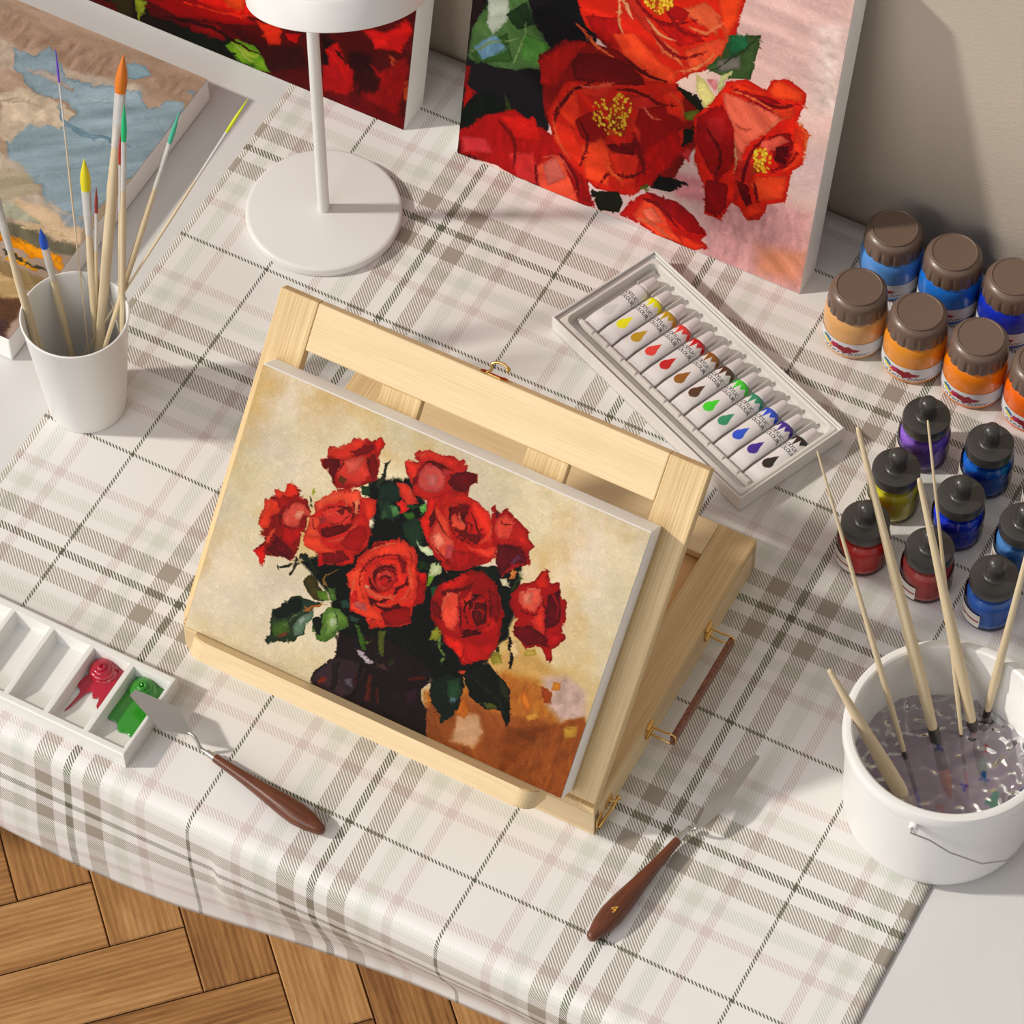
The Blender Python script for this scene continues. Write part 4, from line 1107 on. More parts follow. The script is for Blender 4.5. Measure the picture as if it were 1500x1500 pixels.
# ------------------------------------------------------------------ writing helper
def text_mesh(s, size, shear=0.0, res=3, offset=0.0):
    cu = bpy.data.curves.new('lettering', 'FONT'); cu.body = s; cu.size = size; cu.align_x = 'CENTER'; cu.align_y = 'CENTER'
    cu.shear = shear; cu.resolution_u = res; cu.offset = offset
    o = bpy.data.objects.new('lettering', cu); COL.objects.link(o)
    dg = bpy.context.evaluated_depsgraph_get(); dg.update()
    me = bpy.data.meshes.new_from_object(o.evaluated_get(dg)); me.materials.clear()
    bpy.data.objects.remove(o); bpy.data.curves.remove(cu)
    bm = bmesh.new(); bm.from_mesh(me); bpy.data.meshes.remove(me)
    return bm

# ------------------------------------------------------------------ carton of paint tubes
TUBES = [('white', (232, 230, 232)), ('yellow', (236, 232, 0)), ('ochre', (190, 150, 20)), ('coral red', (228, 62, 56)), ('crimson', (200, 20, 26)),
         ('tan brown', (150, 92, 20)), ('dark brown', (84, 52, 32)), ('bright green', (58, 214, 40)), ('sea green', (44, 146, 106)),
         ('blue', (34, 82, 214)), ('violet', (62, 34, 148)), ('black', (34, 28, 26))]
def build_tubes():
    cen = Vector((-0.1718, 0.3928, 0)); ang = math.radians(-22.74)
    t = thing('paint_tube_box', 'open white carton with moulded tray holding twelve paint tubes', 'box', cen, (0, 0, ang))
    m_card = plain('white_card', (0.80, 0.79, 0.78, 1), 0.6, var=0.02)
    bm = bmesh.new(); hw, hd = 0.1205, 0.0567; wt = 0.0014; hh = 0.0185
    box(bm, (0, 0, 0.0008), (2*hw, 2*hd, 0.0016))
    for s in (-1, 1):
        box(bm, (s*(hw-wt/2), 0, hh/2), (wt, 2*hd, hh), 0.0004); box(bm, (0, s*(hd-wt/2), hh/2), (2*hw-2*wt, wt, hh), 0.0004)
    obj('carton', bm, m_card, t)
    # moulded tray: height field
    nx, ny = 420, 210
    xs = np.linspace(-0.1185, 0.1185, nx); ys = np.linspace(-0.0548, 0.0548, ny); X, Y = np.meshgrid(xs, ys)
    def rr(x, y, cx, cy, a, b, r):
        dx = np.abs(x-cx)-(a-r); dy = np.abs(y-cy)-(b-r)
        return np.hypot(np.maximum(dx, 0), np.maximum(dy, 0)) + np.minimum(np.maximum(dx, dy), 0) - r
    def st(d, w): 
        q = np.clip(d/w+0.5, 0, 1); return q*q*(3-2*q)
    Z = np.full_like(X, 0.0160)
    Z -= 0.0018*st(np.abs(rr(X, Y, 0, 0, 0.1185, 0.0548, 0.004)+0.0012)*-1+0.0010, 0.0012)       # outer shoulder dips into the carton
    inn = rr(X, Y, 0, 0.001, 0.1125, 0.0485, 0.006)
    Z = np.where(inn < 0.001, Z*(1-st(-inn, 0.0016)) + 0.0060*st(-inn, 0.0016), Z)
    pitch = 0.01855; x_first = -0.0985
    k = np.round((X-x_first)/pitch); k = np.clip(k, -1, 12); lx = X-(x_first+k*pitch)
    ridge = st(np.abs(lx)-0.0084, 0.0012)
    zone = st(-(inn+0.003), 0.002)
    capz = st(Y-0.0265, 0.002)*st(0.0475-Y, 0.002)
    Z = np.maximum(Z, 0.0060+0.0058*ridge*zone*capz)
    low = st(-0.0345-Y, 0.002)*st(Y+0.0385, 0.0016)
    Z = np.maximum(Z, 0.0060+0.0064*low*zone*(1-0.5*np.exp(-(np.abs(np.abs(lx)-pitch/2)/0.0006)**2)))
    nub = st(0.0475-Y, 0.001)*st(Y-0.0435, 0.001)*st(np.abs(lx)-0.0062, 0.0014)
    me = grid_mesh('moulded_tray', np.stack([X, Y, Z], -1))
    obj_tray = objm('moulded_tray', me, plain('tray_plastic', (0.72, 0.70, 0.67, 1), 0.4, var=0.02), t, 50)
    m_lab = vcol('tube_print', 0.28, coat=0.3)
    m_cap = plain('tube_cap', (0.74, 0.70, 0.71, 1), 0.35, var=0.02)
    m_ink = plain('black_ink', (0.03, 0.03, 0.035, 1), 0.5)
    R = Matrix.Translation(cen) @ Matrix.Rotation(ang, 4, 'Z')
    N, K = 84, 128
    tt = np.linspace(0, 1, N); yl = -0.0340 + tt*0.0600
    f = np.clip(tt/0.93, 0, 1)
    hwid = 0.0083*(1-f)+0.0079*f; hhei = 0.0007*(1-f)+0.0066*f**0.8
    end = np.clip((tt-0.95)/0.05, 0, 1); shr = 1-0.45*end**2
    hwid = hwid*shr; hhei = hhei*shr
    zc = 0.0075 + 0.0022*np.clip(tt/0.2, 0, 1)
    A = np.linspace(0, 2*PI, K, endpoint=False)
    def surf_z(x, y):
        q = (y+0.0340)/0.06; j = np.interp(q, tt, hwid); hh_ = np.interp(q, tt, hhei); z0 = np.interp(q, tt, zc)
        return z0 + hh_*math.sqrt(max(0.02, 1-min(1, abs(x)/j)**2))
    P = np.zeros((N, K, 3))
    for i in range(N):
        P[i, :, 0] = hwid[i]*np.cos(A); P[i, :, 1] = yl[i]; P[i, :, 2] = zc[i]+hhei[i]*np.sin(A)
    XX, YY = P[..., 0], P[..., 1]; up = P[..., 2] > zc[:, None]-0.002
    words = []
    for w_, yy in (('ACRYLIC', 0.0118), ('COLOUR', 0.0072)):
        words.append((w_, yy))
    for k, (nm, c) in enumerate(TUBES):
        white = k == 0
        basec = np.array([lin(226), lin(223), lin(224)]); ink = np.array([lin(v) for v in c])
        colr = np.tile(basec, (N, K, 1))
        # zigzag band at the shoulder
        xz = (XX+0.0012)/0.0050; saw = np.abs((xz % 1.0)*2-1)
        edge = 0.0216-0.0078*saw*(0.80+0.35*np.cos(xz*2.4))
        band = YY > edge
        # drop
        dx = XX+0.0008; dy = YY+0.0125
        body = np.hypot(dx, dy*0.92) < 0.0047
        tipw = 0.0047*np.clip(1-(dy-0.0004)/0.0108, 0, 1); cone = (dy > 0.0016) & (np.abs(dx-0.14*(dy-0.0016)) < tipw*0.98) & (dy < 0.0108)
        drop = (body | cone) & up
        ring = (np.hypot(dx, dy) < 0.0052) & up & ~drop
        if white:
            band = band & False; colr[drop] = np.array([lin(205)]*3)
        else:
            colr[ring] = colr[ring]*0.7+ink*0.3; colr[band] = ink; colr[drop] = ink
            colr[(YY > 0.0212) & (YY < 0.0216)] = ink*0.5+0.4
        colr[(YY < -0.0285)] = colr[(YY < -0.0285)]*0.92
        me = grid_mesh('tube_body', P, col=colr, closed_u=True)
        root = thing('paint_tube', '%s acrylic paint tube with printed drop, %s in the white carton' % (nm, 'first' if k == 0 else 'last' if k == 11 else 'lying between its neighbours'), 'paint tube',
                     R @ Vector((x_first+k*pitch, 0, 0)), (0, 0, ang), 'paint tubes in the carton')
        if k not in (0, 11): root['label'] = '%s acrylic paint tube next to the %s one in the white carton' % (nm, TUBES[k-1][0])
        objm('tube_body', me, m_lab, root, 60)
        bm = bmesh.new()
        lathe(bm, [(0, 0), (0.0046, 0), (0.0050, 0.0003), (0.0060, 0.0006), (0.0052, 0.0128), (0.0047, 0.0138), (0, 0.0140)], 28)
        bmesh.ops.transform(bm, matrix=Matrix.Translation((0, 0.0255, 0.0103)) @ Matrix.Rotation(-PI/2, 4, 'X'), verts=bm.verts)
        obj('cap', bm, m_cap, root, 40)
        for w_, yy in words:
            bm = text_mesh(w_, 0.0050, offset=0.00004)
            for v in bm.verts:
                x = v.co.x*0.80-0.0004; y = v.co.y + yy
                v.co = Vector((x, y, surf_z(x, y)+0.00012))
            obj('lettering', bm, m_ink, root)
build_tubes()

# ------------------------------------------------------------------ colour jars with ribbed brown lids
def build_jars():
    m_cap = plain('brown_lid', rgb(112, 92, 80), 0.38, var=0.03, coat=0.1)
    m_lab = vcol('jar_label_print', 0.4)
    m_ink = bpy.data.materials['black_ink']
    # label picture in (angle, height) space, painted once
    n_a, n_h = 200, 46; a_half = math.radians(88); R0 = 0.0272; z0, z1 = 0.0066, 0.0226
    s = np.linspace(-1, 1, n_a)*a_half*R0*1000; zz = np.linspace(z0, z1, n_h)*1000
    S, Zm = np.meshgrid(s, zz)
    C = np.tile(np.array([lin(226), lin(228), lin(234)]), (n_h, n_a, 1))
    def blob(cx, cy, rx, ry, c, rot=0, jag=0.25, ph=0.0):
        cy = 6.6+(cy-6.6)*0.84; ry = ry*1.15; dx = (S-cx); dy = (Zm-cy); ca, sa = math.cos(rot), math.sin(rot); u = (dx*ca+dy*sa)/rx; v = (-dx*sa+dy*ca)/ry
        th = np.arctan2(v, u); r = np.hypot(u, v)
        C[r < 1+jag*np.sin(5*th+ph)*np.cos(3*th+1+ph)] = [lin(q) for q in c]
    blob(-19, 18.5, 4.4, 2.6, (70, 150, 60), -0.3, ph=1)
    blob(-17, 19.5, 4.6, 2.2, (20, 104, 160), -0.35)
    blob(-18.5, 15.6, 4.4, 1.5, (230, 216, 40), -0.3, ph=2)
    blob(-13, 13.2, 2.8, 1.3, (236, 150, 40), -0.3, ph=3)
    blob(-8, 17, 5.4, 2.6, (176, 16, 84), -0.15, ph=1)
    blob(-3.5, 17.0, 3.4, 2.2, (110, 10, 34), -0.1, ph=2)
    blob(2, 15.2, 8.0, 3.2, (150, 12, 36), -0.12, 0.35, 4)
    blob(9.5, 15.0, 4.6, 1.3, (158, 14, 40), 0.05, 0.4, 1)
    ang0 = -PI/2 + 0.10
    P = np.zeros((n_h, n_a, 3)); th = ang0+np.linspace(-1, 1, n_a)*a_half
    P[..., 0] = R0*np.cos(th)[None]; P[..., 1] = R0*np.sin(th)[None]; P[..., 2] = np.linspace(z0, z1, n_h)[:, None]
    def word():
        bm = text_mesh('Watercolor', 0.0062, shear=0.25, res=2)
        for v in bm.verts:
            a = ang0 + (v.co.x*1.75-0.0052)/R0; v.co = Vector(((R0+0.00012)*math.cos(a), (R0+0.00012)*math.sin(a), 0.0092+v.co.y*0.80))
        return bm
    protos = {}
    def jar(x, y, c, nm, label, first):
        root = thing('paint_jar', label, 'paint jar', (x, y, 0), None, 'ribbed lid paint jars by the wall')
        mat = plain(nm+'_jar_paint', rgb(*c), 0.22, coat=0.35, var=0.02, sss=0.1)
        bm = bmesh.new()
        prof = [(0, 0), (0.0222, 0), (0.0248, 0.0007), (0.0263, 0.0026), (0.0269, 0.0054), (0.0269, 0.0330), (0.0266, 0.0375), (0.0256, 0.0415), (0.0238, 0.0446), (0.0215, 0.0462), (0.0200, 0.0475), (0, 0.0475)]
        lathe(bm, prof, 64); obj('jar_body', bm, mat, root, 50)
        if first:
            n = 16
            def fr(a, i):
                if i in (0, 1, 2, 3): 
                    w = abs(((a*n/(2*PI)) % 1)-0.5)*2
                    return 1 - (0.055 if i < 3 else 0.03)*(1/(1+math.exp(-(w-0.70)*26)))
                return 1
            bm = bmesh.new()
            lathe(bm, [(0.0200, 0.0462), (0.0252, 0.0462), (0.0254, 0.0480), (0.0247, 0.0568), (0.0242, 0.0590), (0.0240, 0.0620), (0.0222, 0.0645), (0.0202, 0.0658), (0.0198, 0.0674), (0.0190, 0.0678), (0.0183, 0.0670), (0, 0.0670)], 168, fr=fr)
            protos['cap'] = obj('lid', bm, m_cap, root, 35)
            protos['lab'] = objm('jar_label', grid_mesh('jar_label', P, col=C), m_lab, root)
            protos['wrd'] = obj('lettering', word(), m_ink, protos['lab'])
        else:
            a = protos['cap'].copy(); COL.objects.link(a); a.parent = root
            b = protos['lab'].copy(); COL.objects.link(b); b.parent = root
            w = protos['wrd'].copy(); COL.objects.link(w); w.parent = b
    first = True
    oranges = [((226, 172, 108), 'pale_peach', 'pale peach paint jar with ribbed brown lid, left end of the front row'),
               ((234, 150, 44), 'light_orange', 'light orange paint jar with ribbed brown lid, beside the pale peach jar'),
               ((240, 132, 14), 'orange', 'mid orange paint jar with ribbed brown lid, above the purple dropper bottle'),
               ((240, 106, 10), 'deep_orange', 'deep orange paint jar with ribbed brown lid, cut by the right edge')]
    for k, (c, nm, lb) in enumerate(oranges):
        jar(-0.0775+0.0550*k, 0.5017, c, nm, lb, first); first = False
    blues = [((86, 150, 228), 'pale_blue', 'pale blue paint jar with ribbed brown lid, nearest the rose canvas against the wall'),
             ((26, 116, 216), 'sky_blue', 'bright sky blue paint jar with ribbed brown lid, middle of the wall row'),
             ((16, 50, 190), 'royal_blue', 'royal blue paint jar with ribbed brown lid, right end of the wall row')]
    for k, (c, nm, lb) in enumerate(blues):
        jar(-0.0778+0.0548*k, 0.5725, c, nm, lb, False)
build_jars()

# ------------------------------------------------------------------ glass ink bottles with black dropper lids
def build_bottles():
    m_cap = plain('black_rubber', rgb(58, 56, 54), 0.36, var=0.05, coat=0.15)
    m_glass = clear('bottle_glass', (0.99, 0.99, 0.99, 1), 0.02)
    m_lab = vcol('bottle_label_print', 0.5)
    # label: white with red stripe and small dark print
    n_a, n_h = 60, 40; R0 = 0.02195; a0, a1 = math.radians(-168), math.radians(-89)
    C = np.tile(np.array([lin(218), lin(214), lin(206)]), (n_h, n_a, 1)); v = np.linspace(0, 1, n_h)[:, None]; u = np.linspace(0, 1, n_a)[None]
    stripe = np.abs(v-0.46-0.10*np.clip(0.5-u, 0, 1)) < 0.055+0.09*np.clip(0.35-u, 0, 1); C[stripe & (u < 0.97)] = [lin(150), lin(30), lin(28)]
    C[(v > 0.30) & (v < 0.36) & (u > 0.28) & (u < 0.50)] = [lin(70), lin(30), lin(30)]
    P = np.zeros((n_h, n_a, 3)); th = np.linspace(a0, a1, n_a)
    P[..., 0] = R0*np.cos(th)[None]; P[..., 1] = R0*np.sin(th)[None]; P[..., 2] = np.linspace(0.0055, 0.0215, n_h)[:, None]
    pr = {}
    def bottle(x, y, c, nm, label):
        root = thing('ink_bottle', label, 'ink bottle', (x, y, 0), None, 'glass dropper bottles')
        first = not pr
        if first:
            bm = bmesh.new()
            def fr(a, i):
                if 3 <= i <= 6:
                    n = 18; w = abs(((a*n/(2*PI)) % 1)-0.5)*2; return 1+0.022*math.exp(-(w/0.35)**2)*(1 if i in (4, 5) else 0.3)
                return 1
            lathe(bm, [(0, 0), (0.0185, 0), (0.0202, 0.0008), (0.0212, 0.0030), (0.0214, 0.0060), (0.0214, 0.0195), (0.0214, 0.0225), (0.0216, 0.0245), (0.0217, 0.0290), (0.0214, 0.0330), (0.0198, 0.0362), (0.0186, 0.0375), (0.0186, 0.0440)], 144, fr=fr)
            pr['glass'] = obj('glass_bottle', bm, m_glass, root, 50)
            bm = bmesh.new()
            lathe(bm, [(0.0180, 0.0425), (0.0196, 0.0425), (0.0198, 0.0432), (0.0198, 0.0505), (0.0192, 0.0525), (0.0178, 0.0532), (0.0090, 0.0536), (0, 0.0536)], 64)
            pr['cap'] = obj('screw_lid', bm, m_cap, root, 35)
            bm = bmesh.new()
            lathe(bm, [(0.0105, 0.0532), (0.0088, 0.0538), (0.0076, 0.0552), (0.0073, 0.0600), (0.0076, 0.0625), (0.0080, 0.0655), (0.0077, 0.0690), (0.0062, 0.0722), (0.0036, 0.0742), (0, 0.0748)], 40)
            pr['bulb'] = obj('dropper_bulb', bm, m_cap, root, 60)
            pr['label'] = objm('bottle_label', grid_mesh('bottle_label', P, col=C), m_lab, root)
        else:
            for q in pr.values():
                a = q.copy(); COL.objects.link(a); a.parent = root
        mat = plain(nm+'_ink', rgb(*c), 0.12, coat=0.6, var=0.03, sss=0.6, sscale=0.012)
        bm = bmesh.new()
        lathe(bm, [(0, 0.0016), (0.0172, 0.0016), (0.0188, 0.0026), (0.0194, 0.0046), (0.0195, 0.0200), (0.0198, 0.0260), (0.0200, 0.0300), (0.0192, 0.0336), (0.0178, 0.0356), (0, 0.0358)], 64)
        obj('ink', bm, mat, root, 50)
    B = [(0.0240, 0.4178, (158, 110, 232), 'purple', 'purple ink bottle with black dropper lid, just below the orange jars'),
         (0.0805, 0.4176, (24, 110, 214), 'cobalt', 'cobalt blue ink bottle with black dropper lid, right of the purple one'),
         (0.1368, 0.4178, (20, 160, 120), 'green', 'green ink bottle with black dropper lid, just showing at the right edge'),
         (0.0241, 0.3592, (240, 232, 60), 'yellow', 'yellow ink bottle with black dropper lid'),
         (0.0810, 0.3592, (26, 66, 226), 'ultramarine', 'deep ultramarine ink bottle with black dropper lid, right of the yellow one'),
         (0.1366, 0.3586, (84, 140, 204), 'steel_blue', 'greyish blue ink bottle with black dropper lid, cut by the right edge'),
         (0.0240, 0.3009, (222, 44, 40), 'red', 'bright red ink bottle with black dropper lid, leftmost of the front row'),
         (0.0802, 0.3013, (204, 84, 82), 'brick_red', 'dusty brick red ink bottle with black dropper lid behind the bucket'),
         (0.1366, 0.3010, (48, 124, 226), 'azure', 'azure blue ink bottle with black dropper lid, nearest the bucket rim')]
    for b in B: bottle(*b)
build_bottles()

# ------------------------------------------------------------------ brushes
def brush(T, B, f1, f2, rh, label, group, bcol, bname, rb=None, tipup=True, rneck=None, dark=False, hw=None, handle_tip=0.5):
    """T..B axis; bristles take fraction f1 and ferrule reaches f2, counted from the bristle end"""
    T = Vector(T); B = Vector(B)
    if tipup: bris, hend = T, B
    else: bris, hend = B, T
    L = (hend-bris).length; base = B if tipup else B
    ax = (hend-bris).normalized()
    root = thing('paintbrush', label, 'paintbrush', bris)
    root.rotation_mode = 'QUATERNION'; root.rotation_quaternion = ax.to_track_quat('Z', 'Y'); root.rotation_mode = 'XYZ'
    root.rotation_euler = ax.to_track_quat('Z', 'Y').to_euler()
    rb = rb or rh*0.8; rn = rneck or rh*0.8
    a, b = f1*L, f2*L
    mb = plain(bname+'_bristle', rgb(*bcol), 0.5, var=0.2)
    bm = bmesh.new()
    lathe(bm, [(0, 0), (rb*0.12, a*0.04), (rb*0.42, a*0.22), (rb*0.80, a*0.45), (rb*1.0, a*0.70), (rb*0.93, a*0.92), (rb*0.85, a*1.05), (0, a*1.06)], 20)
    obj('bristles', bm, mb, root, 60)
    bm = bmesh.new(); fl = b-a
    lathe(bm, [(0, a), (rb*0.90, a), (rb*0.93, a+fl*0.05), (rb*0.95+(rn-rb)*0.3, a+fl*0.6), (rn*1.06, a+fl*0.86), (rn*1.16, a+fl*0.90), (rn*1.05, a+fl*0.93), (rn*1.14, a+fl*0.97), (rn*1.05, b), (0, b)], 24)
    obj('ferrule', bm, M_dark_ferrule if dark else M_clear, root, 60)
    bm = bmesh.new(); hl = L-b; e = handle_tip
    lathe(bm, [(0, b-fl*0.35), (rn*0.8, b-fl*0.34), (rn*0.92, b), (rn*1.0, b+hl*0.02), (rh, b+hl*0.16), (rh*0.97, b+hl*0.30), (rh*(0.5+0.45*e), b+hl*0.62), (rh*e, b+hl*0.985), (rh*e*0.7, L-0.0006), (0, L)], 20)
    for v in bm.verts: v.co = Vector((v.co.z, v.co.x, v.co.y))
    obj('handle', bm, M_rawwood, root, 60, mw=Matrix(((0, 1, 0, 0), (0, 0, 1, 0), (1, 0, 0, 0), (0, 0, 0, 1))))
    return root
M_dark_ferrule = plain('tarnished_ferrule', rgb(70, 66, 66), 0.3, metal=0.6, var=0.15)
g = 'brushes in the white cup'
brush((-.6740, .2441, .3047), (-.5989, .1312, .006), .094, .236, .00075, 'hair thin brush with purple bristles in the white cup', g, (112, 60, 200), 'purple', rb=.0009)
brush((-.6204, .2598, .3087), (-.5976, .1278, .006), .101, .246, .0046, 'thickest brush with pointed orange bristles in the white cup', g, (222, 120, 16), 'orange', rb=.0050, rneck=.0036, handle_tip=0.8)
brush((-.5900, .2119, .3149), (-.5801, .1428, .006), .114, .269, .0026, 'upright brush with emerald green bristles in the white cup', g, (20, 190, 120), 'emerald', rb=.0024)
brush((-.5983, .2131, .2740), (-.5792, .1392, .006), .106, .270, .0017, 'brush with crimson bristles hidden beside the emerald one', g, (180, 30, 34), 'crimson', rb=.0015)
brush((-.5626, .2457, .2863), (-.6034, .1187, .006), .097, .240, .0026, 'brush with pale teal bristles tilting right out of the cup', g, (70, 180, 150), 'teal', rb=.0021)
brush((-.4962, .2459, .3394), (-.6340, .1340, .006), .110, .265, .0012, 'long thin brush with lime yellow bristles leaning far right over the lamp side', g, (214, 224, 40), 'lime', rb=.0014)
brush((-.6353, .2106, .2250), (-.5994, .1406, .006), .124, .304, .0034, 'fat brush with bright yellow bristles in the white cup', g, (224, 212, 20), 'yellow', rb=.0044)
brush((-.6219, .2042, .2046), (-.6043, .1418, .006), .120, .297, .0017, 'small brush with reddish brown bristles in the white cup', g, (150, 56, 54), 'rust', rb=.0016)
brush((-.6563, .1684, .1699), (-.6164, .1391, .006), .110, .301, .0031, 'short brush with cobalt blue bristles in the white cup', g, (20, 84, 200), 'cobalt', rb=.0036)
brush((-.6769, .1429, .2414), (-.6229, .1091, .006), .100, .270, .0032, 'brush in a milky ferrule leaning left, farther over the cup rim', g, (200, 196, 190), 'pale', rb=.0040)
brush((-.6807, .1479, .2169), (-.6140, .1080, .006), .100, .260, .0018, 'slim brush crossing the milky one at the left cup rim', g, (190, 180, 170), 'pale_grey', rb=.0018)
g = 'brushes standing in the bucket'
brush((.0816, .0942, .1600), (.1868, .0774, .0126), .09, .20, .0062, 'stubby brush with a thick handle leaning over the left bucket rim', g, (60, 60, 60), 'grey', tipup=False, dark=True, handle_tip=0.32, rneck=.0040)
brush((.0181, .1888, .2817), (.1726, .0961, .010), .08, .19, .0024, 'slim brush in the bucket reaching up toward the tube carton', g, (20, 60, 190), 'wet_blue', tipup=False, dark=True, rb=.0018, handle_tip=0.35)
brush((.0359, .2198, .2856), (.1847, .1208, .010), .09, .20, .0050, 'thick brush in the bucket with orange bristles under water', g, (204, 92, 20), 'wet_orange', tipup=False, dark=True, rb=.0046, handle_tip=0.36)
brush((.0787, .2514, .2836), (.1965, .1272, .010), .08, .18, .0018, 'thinnest brush in the bucket, its tip over the purple bottle', g, (170, 40, 30), 'wet_red', tipup=False, dark=True, rb=.0016, handle_tip=0.5)
brush((.0889, .2191, .2562), (.2032, .1452, .010), .10, .22, .0048, 'thick brush in the bucket with green bristles under water', g, (14, 140, 60), 'wet_green', tipup=False, dark=True, rb=.0040, handle_tip=0.42)
brush((.1881, .1936, .2680), (.1841, .1718, .010), .09, .21, .0034, 'brush in the bucket tilting right against the far rim', g, (16, 120, 90), 'wet_teal', tipup=False, dark=True, rb=.0034, handle_tip=0.6)

# ------------------------------------------------------------------ cup
def build_cup():
    t = thing('brush_cup', 'tall white tapered cup holding upright brushes beside the landscape canvas', 'cup', (-0.6101, 0.1373, 0))
    bm = bmesh.new()
    lathe(bm, [(0, 0.0), (0.0300, 0.0), (0.0318, 0.0008), (0.0325, 0.0028), (0.0438, 0.1190), (0.0446, 0.1202), (0.0444, 0.1213), (0.0434, 0.1216), (0.0426, 0.1207), (0.0422, 0.1180), (0.0308, 0.0050), (0.0295, 0.0036), (0, 0.0036)], 96)
    obj('cup_wall', bm, M_white_plastic, t, 35)
build_cup()

# ------------------------------------------------------------------ bucket
def build_bucket():
    c = (0.1764, 0.1132, 0)
    t = thing('bucket', 'white plastic bucket with thin wire handle, full of murky rinse water', 'bucket', c)
    bm = bmesh.new()
    lathe(bm, [(0, 0), (0.054, 0), (0.0625, 0.0012), (0.0685, 0.0050), (0.0722, 0.0110), (0.0738, 0.0190), (0.0772, 0.1020), (0.0778, 0.1060), (0.0800, 0.1075), (0.0806, 0.1100), (0.0806, 0.1175), (0.0798, 0.1198), (0.0780, 0.1206),
               (0.0745, 0.1204), (0.0730, 0.1192), (0.0724, 0.1160), (0.0716, 0.0900), (0.0706, 0.0885), (0.0700, 0.0200), (0.0670, 0.0090), (0.0600, 0.0045), (0, 0.0035)], 128)
    obj('bucket_wall', bm, M_white_plastic, t, 35)
    for sx in (-1, 1):
        a = math.radians(-84) if sx < 0 else math.radians(40)
        bm = bmesh.new(); M = Matrix.Rotation(a, 4, 'Z')
        tube(bm, [M @ Vector((0.0775, 0, 0.1035)), M @ Vector((0.0845, 0, 0.1035))], 0.0038, 20)
        obj('handle_lug', bm, M_white_plastic, t, 40)
    W = [(0.1846, 0.0290, 0.1080), (0.1850, 0.0270, 0.1035), (0.1990, 0.0318, 0.0965), (0.2135, 0.0375, 0.0820), (0.2145, 0.0380, 0.0811), (0.2160, 0.0388, 0.0800), (0.2360, 0.0520, 0.0605), (0.2500, 0.0700, 0.0490), (0.2620, 0.1060, 0.0480), (0.2600, 0.1400, 0.0700), (0.2435, 0.1690, 0.1035)]
    bm = bmesh.new(); tube(bm, [(p[0]-c[0], p[1]-c[1], p[2]) for p in W], 0.0007, 8)
    obj('wire_handle', bm, M_steel, t, 60)
    # water
    n_r, n_a = 70, 220; r = np.linspace(0.0002, 0.0702, n_r)[:, None]; a = np.linspace(0, 2*PI, n_a, endpoint=False)[None]
    x = r*np.cos(a); y = r*np.sin(a); rng = np.random.default_rng(4)
    z = np.zeros_like(x); amp = 0.0003+0.0012*np.clip((r-0.030)/0.03, 0, 1)
    for k in range(26):
        an = rng.random()*6.28; f = 150+rng.random()*420; ph = rng.random()*6.28
        z += np.sin((x*math.cos(an)+y*math.sin(an))*f+ph+2.0*np.sin(x*110+k)+2.0*np.sin(y*130+2*k))
    z = 0.0575+z/26*2.0*amp*4.2
    C = np.tile(np.array([lin(168), lin(154), lin(168)]), (n_r, n_a, 1))
    rnd = random.Random(5)
    for (bx, by, br, bc) in [(-0.012, 0.018, .0030, (30, 60, 160)), (0.030, 0.010, .0032, (16, 50, 170)), (0.000, 0.050, .0034, (180, 60, 30)), (0.006, 0.047, .0026, (190, 70, 30)), (-0.034, 0.034, .0030, (150, 50, 40)),
                             (0.045, -0.006, .0050, (20, 150, 110)), (0.050, -0.014, .0040, (20, 150, 110)), (0.040, -0.024, .0036, (14, 130, 90)), (0.012, -0.030, .0030, (190, 80, 30)), (0.020, -0.004, .0026, (16, 50, 180)), (0.060, 0.010, .0036, (50, 90, 150)), (0.022, 0.034, .0026, (190, 60, 30))]:
        d = np.hypot((x-bx)+0.3*(y-by), (y-by)*0.8); w = 1+0.5*np.sin(np.arctan2(y-by, x-bx)*3+bx*900)
        C[d < br*w] = [lin(q) for q in bc]
    P = np.stack([x, y, z], -1)
    m = bpy.data.materials.new('murky_water'); m.use_nodes = True; nt = m.node_tree; nt.nodes.clear()
    out = nt.nodes.new('ShaderNodeOutputMaterial'); at = nt.nodes.new('ShaderNodeAttribute'); at.attribute_name = 'Col'
    df = nt.nodes.new('ShaderNodeBsdfDiffuse'); link(nt, at.outputs['Color'], df.inputs['Color'])
    tr = nt.nodes.new('ShaderNodeBsdfTransparent'); tr.inputs['Color'].default_value = (0.95, 0.93, 0.95, 1)
    gl = nt.nodes.new('ShaderNodeBsdfGlossy'); gl.inputs['Roughness'].default_value = 0.02
    fr = nt.nodes.new('ShaderNodeFresnel'); fr.inputs['IOR'].default_value = 1.36
    n = noise(nt, 60, 2); mr = math_n(nt, 'MULTIPLY_ADD', n.outputs['Fac'], 0.3, 0.18)
    m1 = nt.nodes.new('ShaderNodeMixShader'); link(nt, mr, m1.inputs[0]); link(nt, tr.outputs[0], m1.inputs[1]); link(nt, df.outputs[0], m1.inputs[2])
    m2 = nt.nodes.new('ShaderNodeMixShader'); link(nt, math_n(nt, 'MULTIPLY', fr.outputs[0], 1.6), m2.inputs[0]); link(nt, m1.outputs[0], m2.inputs[1]); link(nt, gl.outputs[0], m2.inputs[2])
    link(nt, m2.outputs[0], out.inputs['Surface'])
    w = objm('rinse_water', grid_mesh('rinse_water', P, col=C, closed_u=True), m, None, True)
    w.location = c
    tag(w, 'murky mauve rinse water with colour flecks inside the white bucket', 'water')
    # settled pigment below the surface, part of the water
    bm = bmesh.new(); lathe(bm, [(0, 0.0062), (0.055, 0.0064), (0.066, 0.0110)], 48)
    o = obj('settled_pigment', bm, plain('settled_pigment', rgb(190, 174, 190), 0.8, var=0.2), w, True)
build_bucket()

